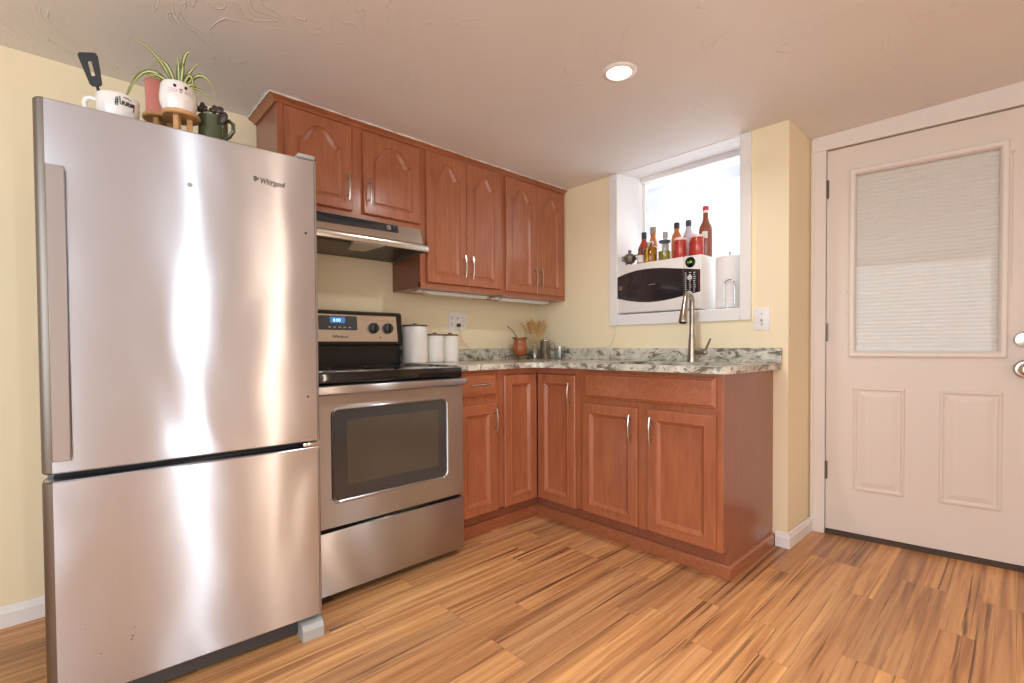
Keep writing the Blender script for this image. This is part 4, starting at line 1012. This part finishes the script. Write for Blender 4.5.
# each dried stalk is loose in the vase
RTv = Vector((RT.x, RT.y, 0)).normalized()
for k in range(13):
    q = (k - 6) / 6; lean = RTv * (q * 0.066) + Vector((0.03 * math.sin(k * 2.3), -0.03 * math.cos(k * 1.7), 0)); h_ = 0.275 - 0.02 * abs(q) + 0.012 * math.sin(k * 3)
    st_ = thing('wheat_stalk', 'dried tan wheat stalk fanning out of the clear glass bud vase', 'dried wheat', (0.125 + RTv.x * q * 0.006, -0.128 + RTv.y * q * 0.006, CT + 0.008), group='wheat stalks in the bud vase')
    p0 = Vector((0, 0, 0)); p1 = Vector((0, 0, 0.11)) + lean * 0.08; p2 = Vector((0, 0, h_ - 0.075)) + lean * 0.58; p3 = Vector((0, 0, h_)) + lean
    b = MB(); b.tube([p0, p1, p2, p2 + (p3 - p2) * 0.3], 0.0014, 5); b.build('stem', M_stalk, st_, world=False)
    b = MB(); dv = (p3 - p2).normalized()
    for s_ in range(7):
        c_ = p2 + (p3 - p2) * (s_ / 7); sd = RTv * (0.0045 if s_ % 2 else -0.0045)
        b.ball(c_ + sd, 0.0048, 0.0048, 0.010, 8, dv.to_track_quat('Z', 'Y').to_matrix().to_4x4())
        b.tube([c_ + sd, c_ + dv * 0.035 + sd * 3.2], [0.0009, 0.0003], 4)
    b.build('ear', M_wheat, st_, world=False)

fp = thing('coffee_press', 'small stainless coffee press with knob lid beside the wheat vase', 'coffee press', (0.165, -0.060, CT))
b = MB(); b.lathe([(0.036, 0.0), (0.038, 0.003), (0.038, 0.120), (0.042, 0.128), (0.039, 0.130), (0, 0.128)], (0, 0, 0), 28); b.build('body', M_nickel, fp, world=False)
b = MB(); b.lathe([(0.040, 0.128), (0.038, 0.136), (0.018, 0.142), (0.005, 0.144), (0.005, 0.156)], (0, 0, 0), 24); b.ball((0, 0, 0.160), 0.009); b.build('lid', M_nickel, fp, world=False)
b = MB(); q = RTv; b.tube([q * 0.037 + FZ * 0.115, q * 0.060 + FZ * 0.118, q * 0.068 + FZ * 0.10, q * 0.066 + FZ * 0.05, q * 0.056 + FZ * 0.028, q * 0.037 + FZ * 0.026], 0.0042, 8); b.build('handle', M_nickel, fp, world=False)
gm = thing('glass_mug', 'clear glass mug against the backsplash right of the coffee press', 'mug', (0.315, -0.070, CT))
b = MB(); b.lathe([(0.034, 0.0), (0.037, 0.004), (0.039, 0.09), (0.037, 0.09), (0.035, 0.008), (0, 0.007)], (0, 0, 0), 28); b.build('cup', M_vase, gm, world=False)
b = MB(); b.tube([RTv * 0.038 + FZ * 0.075, RTv * 0.060 + FZ * 0.075, RTv * 0.066 + FZ * 0.055, RTv * 0.058 + FZ * 0.03, RTv * 0.037 + FZ * 0.026], 0.004, 8); b.build('handle', M_vase, gm, world=False)

# outlets, switch, cords, under-cabinet lights
ou = thing('outlet_plate', 'three-gang white outlet and switch plate above the canisters', 'outlet', (0, -0.733, 1.186))
MB().box(0.0005, 0.006, -0.806, -0.660, 1.128, 1.244, 0.002).build('plate', M_wplastic, ou)
for y in (-0.780, -0.733):
    for z in (1.207, 1.165):
        b = MB(); b.lathe([(0.0165, 0), (0.0165, 0.002), (0, 0.002)], (0.0058, y, z), 20, MX); rc = b.build('receptacle', M_wplastic, ou)
        b = MB(); b.box(0.0075, 0.0085, y - 0.007, y - 0.0045, z - 0.002, z + 0.008); b.box(0.0075, 0.0085, y + 0.0045, y + 0.007, z - 0.002, z + 0.008); b.lathe([(0.0025, 0), (0.0025, 0.0006)], (0.0078, y, z - 0.009), 8, MX); b.build('slots', M_ink, rc, smooth=0)
b = MB(); b.box(0.0055, 0.0075, -0.692, -0.682, 1.174, 1.198); b.box(0.006, 0.016, -0.690, -0.684, 1.188, 1.196); b.build('toggle', M_wplastic, ou, smooth=0)
b = MB()
for z in (1.213, 1.159): b.lathe([(0.0028, 0), (0.0028, 0.001), (0, 0.001)], (0.006, -0.687, z), 8, MX)
b.build('screws', M_dgrey, ou)
sw = thing('light_switch', 'white single light switch plate on the wall right of the window', 'light switch', (1.634, 0, 1.152))
MB().box(1.597, 1.671, -0.006, -0.0005, 1.095, 1.210, 0.002).build('plate', M_wplastic, sw)
b = MB(); b.box(1.630, 1.638, -0.016, -0.005, 1.142, 1.152, 0.001); b.build('toggle', M_mgrey, sw)
b = MB(); b.lathe([(0.003, 0), (0.003, 0.001), (0, 0.001)], (1.634, -0.006, 1.180), 8, MY_); b.lathe([(0.003, 0), (0.003, 0.001), (0, 0.001)], (1.634, -0.006, 1.125), 8, MY_); b.build('screws', M_dgrey, sw)
pc = thing('power_cord', 'pale cord with dark plug running from the outlet down behind the canisters', 'cord', (0.01, -0.71, 1.0))
b = MB(); b.box(0.008, 0.030, -0.744, -0.722, 1.150, 1.172, 0.005); b.build('plug', M_dgrey, pc)
b = MB(); b.tube([(0.022, -0.733, 1.155), (0.022, -0.722, 1.12), (0.016, -0.715, 1.08), (0.018, -0.690, 1.045), (0.020, -0.650, 1.018), (0.0245, -0.618, 0.99), (0.027, -0.60, 0.935)], 0.0028, 8); b.build('cable', M_cord, pc)
b = MB(); b.tube([(0.739, -0.006, 1.150), (0.738, -0.006, 1.115), (0.722, -0.006, 1.062), (0.700, -0.008, 1.025), (0.672, -0.012, 1.0085), (0.60, -0.013, 1.0075)], 0.0028, 8); o = b.build('window_cord', M_cord); rest(o, (0.7, -0.006, 1.07)); tag(o, 'thin pale cord hanging from the window casing to the backsplash', 'cord')
for i, (y0, y1, lb) in enumerate(((-1.165, -0.640, 'slim white under-cabinet light bar nearer the range hood'), (-0.575, -0.070, 'slim white under-cabinet light bar in the corner'))):
    zc = 1.345 if i == 0 else 1.342
    t = thing('undercabinet_light', lb, 'light bar', (0.18, (y0 + y1) / 2, zc), group='under-cabinet light bars')
    MB().box(0.150, 0.215, y0, y1, zc - 0.012, zc - 0.0005, 0.003).build('housing', M_wplastic, t)
    MB().box(0.160, 0.212, y0 + 0.07, y1 - 0.01, zc - 0.020, zc - 0.010, 0.004).build('diffuser', M_wplastic, t)
    MB().box(0.190, 0.217, y0 + 0.025, y0 + 0.045, zc - 0.010, zc - 0.004, 0.001).build('switch', M_mgrey, t)

# ceiling can light
rl = thing('recessed_light', 'round recessed ceiling light glowing in the plaster ceiling', 'ceiling light', (1.425, -0.966, H))
MB().lathe([(0.047, -0.0005), (0.050, -0.006), (0.066, -0.004), (0.070, -0.0005)], (0, 0, 0), 40, None, False, False).build('trim_ring', M_white, rl, world=False)
MB().lathe([(0.0, -0.002), (0.049, -0.002), (0.049, -0.0005), (0, -0.0005)], (0, 0, 0), 36, None, False, False).build('lens', M_lens, rl, world=False)

# ------------------------------------------------------------------ things on top of the fridge
FT = 1.672
mg = thing('mug', 'wide white mug with black lettering holding the black spatula on the fridge', 'mug', (0.72, -2.499, FT))
b = MB(); b.lathe([(0.028, 0.0), (0.036, 0.004), (0.046, 0.026), (0.050, 0.046), (0.051, 0.084), (0.049, 0.087), (0.047, 0.084), (0.046, 0.050), (0.042, 0.028), (0.025, 0.010), (0, 0.009)], (0, 0, 0), 36); b.build('body', M_ceramic, mg, world=False)
hv = Vector((-0.35, -0.94, 0)).normalized()
b = MB(); b.tube([hv * 0.048 + FZ * 0.073, hv * 0.064 + FZ * 0.078, hv * 0.074 + FZ * 0.074, hv * 0.079 + FZ * 0.062, hv * 0.076 + FZ * 0.047, hv * 0.066 + FZ * 0.036, hv * 0.054 + FZ * 0.031, hv * 0.046 + FZ * 0.033], 0.0068, 10); b.build('handle', M_ceramic, mg, world=False)
# hand lettering wrapped on the mug wall
b = MB(); cam_a = math.atan2(CAM.y + 2.499, CAM.x - 0.72)
def onmug(u, z, r_=0.0508): a = cam_a + u / 0.0508; return (r_ * math.cos(a), r_ * math.sin(a), z)
strokes = [[(-0.004, .055), (-0.001, .082)], [(0.001, .055), (0.004, .082)], [(-0.006, .064), (0.006, .066)], [(-0.006, .072), (0.006, .074)],
           [(0.009, .086), (0.010, .064), (0.013, .060), (0.016, .066), (0.017, .074)], [(0.019, .072), (0.018, .060), (0.021, .074), (0.024, .060)], [(0.026, .060), (0.027, .074), (0.030, .060), (0.031, .074)],
           [(0.033, .066), (0.037, .070), (0.035, .074), (0.033, .064), (0.037, .060)], [(0.039, .060), (0.040, .073), (0.043, .060), (0.044, .073)], [(0.046, .062), (0.050, .066), (0.048, .073), (0.046, .066)], [(0.051, .074), (0.054, .062)], [(0.056, .074), (0.052, .048)],
           [(0.020, .084), (0.024, .087), (0.028, .083), (0.032, .086), (0.036, .082), (0.040, .084), (0.044, .081)]]
for s_ in strokes: b.tube([onmug(u * 0.80 - 0.003, z * 0.9 - 0.001) for u, z in s_], 0.0012, 5)
b.build('lettering', M_ink, mg, world=False)
sp = thing('spatula', 'black slotted silicone spatula standing in the white mug', 'spatula', (0.715, -2.522, FT + 0.012))
b = MB(); b.tube([(0, 0, 0), (0.002, -0.012, 0.06), (0.004, -0.020, 0.085), (0.004, -0.024, 0.097)], [0.005, 0.006, 0.006, 0.005], 10, flat=0.7); b.build('handle', M_rubber, sp, world=False)
hc = Vector((0.005, -0.034, 0.138)); ax = Vector((-0.03, -0.20, 1)).normalized(); sd = Vector((0.45, 0.89, 0.18)).normalized(); nr = sd.cross(ax).normalized()
b = MB()
def hp(u, v, n): return hc + sd * u * 0.80 + ax * v + nr * n
outl = [(-0.017, -0.040), (-0.012, -0.045), (0.012, -0.045), (0.019, -0.040), (0.0285, 0.036), (0.024, 0.045), (-0.024, 0.047), (-0.030, 0.040)]
slot = [(-0.0065, -0.016), (-0.005, -0.018), (0.005, -0.018), (0.0065, -0.016), (0.0065, 0.022), (0.005, 0.024), (-0.005, 0.024), (-0.0065, 0.022)]
b.rings([[hp(u, v, n) for u, v in pl] for pl, n in ((outl, -0.0025), (outl, 0.0025), (slot, 0.0025), (slot, -0.0025), (outl, -0.0025))], False, False)
b.build('blade', M_rubber, sp, world=False, smooth=30)


def stand(name, label, x, y, z1, r_):
    t = thing(name, label, 'plant stand', (x, y, FT), group='wooden plant stands on the fridge')
    MB().lathe([(r_ - 0.003, z1 - FT - 0.013), (r_, z1 - FT - 0.010), (r_, z1 - FT - 0.003), (r_ - 0.003, z1 - FT), (0, z1 - FT)], (0, 0, 0), 40).build('top', M_pine, t, world=False)
    for k in range(3):
        a = R(-38 + k * 120); c_ = Vector((r_ * 0.42 * math.cos(a), r_ * 0.42 * math.sin(a), 0))
        MB().box(-0.008, 0.008, -0.008, 0.008, 0.0, z1 - FT - 0.011, 0.001, 1, Matrix.Translation(c_) @ Matrix.Rotation(a, 4, 'Z')).build('leg', M_pine, t, world=False)
    return t


stand('plant_stand', 'round wooden stand in front, carrying the cat-face pot', 0.735, -2.346, 1.756, 0.052)
stand('plant_stand', 'round wooden stand behind, carrying the pink vase', 0.600, -2.380, 1.784, 0.052)
cp_ = thing('cat_planter', 'white cat-face planter pot on the front wooden stand', 'planter', (0.735, -2.352, 1.756))
b = MB(); b.lathe([(0.036, 0.0), (0.042, 0.003), (0.049, 0.025), (0.0505, 0.045), (0.047, 0.078), (0.043, 0.086), (0.040, 0.086), (0.042, 0.076), (0.042, 0.060), (0, 0.058)], (0, 0, 0), 40); b.build('pot', M_ceramic, cp_, world=False)
MB().lathe([(0.0, 0.066), (0.0415, 0.066), (0.0415, 0.0605), (0, 0.0605)], (0, 0, 0), 24, None, False, False).build('soil', M_soil, cp_, world=False)
ca = math.atan2(CAM.y + 2.357, CAM.x - 0.735) + 0.12
def oncat(u, z):
    r_ = 0.0507 - (z - 0.045) ** 2 * 3.3; a = ca + u / 0.055; return Vector((r_ * math.cos(a), r_ * math.sin(a), z))
for u in (-0.017, 0.015): MB().ball(oncat(u, 0.066), 0.0042, 0.0042, 0.0048, 12).build('eye', M_ink, cp_, world=False)
MB().ball(oncat(0.0, 0.056), 0.0045, 0.0045, 0.0026, 10).build('nose', M_pinkink, cp_, world=False)
b = MB(); b.tube([oncat(-0.004, 0.050), oncat(-0.002, 0.047), oncat(0.0, 0.049), oncat(0.002, 0.047), oncat(0.004, 0.050)], 0.0008, 5); b.build('mouth', M_ink, cp_, world=False)
b = MB()
for s_ in (-1, 1):
    for k in range(3): b.tube([oncat(s_ * 0.010, 0.054 - k * 0.003), oncat(s_ * 0.024, 0.056 - k * 0.005), oncat(s_ * 0.038, 0.056 - k * 0.007)], 0.0007, 5)
b.build('whiskers', M_lilac, cp_, world=False)
# spider plant: arching leaves with a pale stripe
sp_ = thing('spider_plant', 'spider plant with arching striped leaves in the cat-face planter', 'houseplant', (0.735, -2.352, 1.756 + 0.066))
b = MB()


def leaf(path, w):
    P = [Vector(p) for p in path]; n = len(P)
    vd = (CAM - Vector((0.735, -2.357, 1.8))).normalized()
    rows = []
    for i in range(n):
        t = (P[min(i + 1, n - 1)] - P[max(i - 1, 0)]).normalized(); s_ = t.cross(vd)
        s_ = s_.normalized() if s_.length > 1e-4 else Vector((0, 1, 0))
        ww = w * (0.55 + 0.45 * math.sin(math.pi * min(1, i / (n - 1) * 1.1 + 0.1))) * (1 - (i / (n - 1)) ** 3 * 0.9)
        nn = t.cross(s_)
        rows.append([P[i] - s_ * ww + nn * ww * 0.25, P[i] - s_ * ww * 0.38, P[i] + s_ * ww * 0.38, P[i] + s_ * ww + nn * ww * 0.25])
    for a, c in zip(rows, rows[1:]):
        for k, m in ((0, 0), (1, 1), (2, 0)):
            f = b.bm.faces.new([b.bm.verts.new(v) for v in (a[k], a[k + 1], c[k + 1], c[k])]); f.material_index = m


U2 = RTv; F2 = Vector((FW.x, FW.y, 0)).normalized()
def arc(u1, z1, u2, z2, fwd=0.0, n=10):
    """quadratic curve from the pot centre through a high point to the tip, u across the view"""
    p0 = Vector((0, 0, 0)) + U2 * (u1 * 0.12); p1 = U2 * u1 + FZ * z1 - F2 * fwd * 0.5; p2 = U2 * u2 + FZ * z2 - F2 * fwd
    p1 *= 1.12; p2 *= 1.12
    return [p0 * (1 - t) ** 2 + p1 * 2 * t * (1 - t) + p2 * t * t for t in [k / (n - 1) for k in range(n)]]


for a in ((-0.05, 0.13, -0.135, 0.155, 0.0), (-0.10, 0.14, -0.150, -0.070, 0.02), (-0.08, 0.125, -0.115, -0.065, 0.05), (-0.03, 0.11, -0.07, 0.10, 0.0), (-0.02, 0.12, -0.045, 0.05, 0.04),
          (0.0, 0.08, 0.002, 0.10, 0.0), (0.010, 0.09, 0.012, 0.095, 0.02), (0.018, 0.16, 0.045, 0.095, 0.0), (0.03, 0.07, 0.065, 0.085, 0.0), (0.08, 0.10, 0.118, -0.03, 0.02), (0.06, 0.09, 0.075, -0.045, 0.05),
          (0.05, 0.04, 0.105, -0.035, 0.0), (-0.06, 0.07, -0.115, 0.045, -0.02), (0.03, 0.09, 0.03, 0.06, 0.03), (-0.02, 0.07, -0.035, 0.085, 0.02), (0.05, 0.03, 0.09, -0.01, 0.04), (-0.03, 0.05, -0.06, 0.03, 0.04)):
    leaf(arc(*a), random.uniform(0.0046, 0.0064))
b.build('foliage', [M_leafg, M_leafy], sp_, world=False, smooth=60)
pv = thing('pink_vase', 'pink glazed cylindrical vase on the rear wooden stand', 'vase', (0.597, -2.385, 1.784))
b = MB(); b.lathe([(0.033, 0.0), (0.037, 0.004), (0.038, 0.114), (0.035, 0.118), (0.032, 0.114), (0.032, 0.02), (0, 0.018)], (0, 0, 0), 32)
b.build('body', M_pink, pv, world=False)
gmug = thing('planter_mug', 'olive green glazed mug used as a planter, at the right on the fridge', 'mug', (0.71, -2.254, FT))
b = MB(); b.lathe([(0.036, 0.0), (0.041, 0.004), (0.043, 0.05), (0.042, 0.105), (0.043, 0.110), (0.040, 0.111), (0.038, 0.106), (0.038, 0.09), (0, 0.088)], (0, 0, 0), 36); b.build('body', M_olive, gmug, world=False)
MB().lathe([(0.0, 0.102), (0.0375, 0.102), (0.0375, 0.095), (0, 0.095)], (0, 0, 0), 24, None, False, False).build('soil', M_soil, gmug, world=False)
hv = (U2 * 0.95 - F2 * 0.2).normalized()
b = MB(); b.tube([hv * 0.043 + FZ * 0.092, hv * 0.062 + FZ * 0.096, hv * 0.078 + FZ * 0.082, hv * 0.078 + FZ * 0.060, hv * 0.062 + FZ * 0.044, hv * 0.043 + FZ * 0.036], 0.006, 10); b.build('handle', M_olive, gmug, world=False)
sc = thing('succulent', 'dark leafed succulent growing in the olive green mug', 'houseplant', (0.71, -2.254, FT + 0.102))
b = MB()
for u, z, f_, s_, ang in ((-0.03, 0.03, 0.02, 0.017, 20), (-0.012, 0.026, 0.03, 0.015, -30), (0.008, 0.040, 0.0, 0.015, 60), (0.028, 0.034, 0.01, 0.015, 10), (0.044, 0.012, 0.02, 0.014, -20), (0.052, -0.006, 0.03, 0.021, -60), (0.036, 0.020, 0.03, 0.014, 15), (-0.034, 0.048, 0.0, 0.016, 80), (0.018, 0.022, 0.03, 0.014, 0)):
    p = U2 * u + FZ * z - F2 * f_
    q = Matrix.Rotation(R(ang), 4, F2) @ Matrix.Rotation(math.atan2(U2.y, U2.x), 4, 'Z')
    b.ball(p, s_, s_ * 0.35, s_ * 0.62, 12, q); b.tube([Vector((0, 0, 0)), p * 0.5 + FZ * 0.012, p], 0.0018, 5)
b.build('foliage', M_dkleaf, sc, world=False)
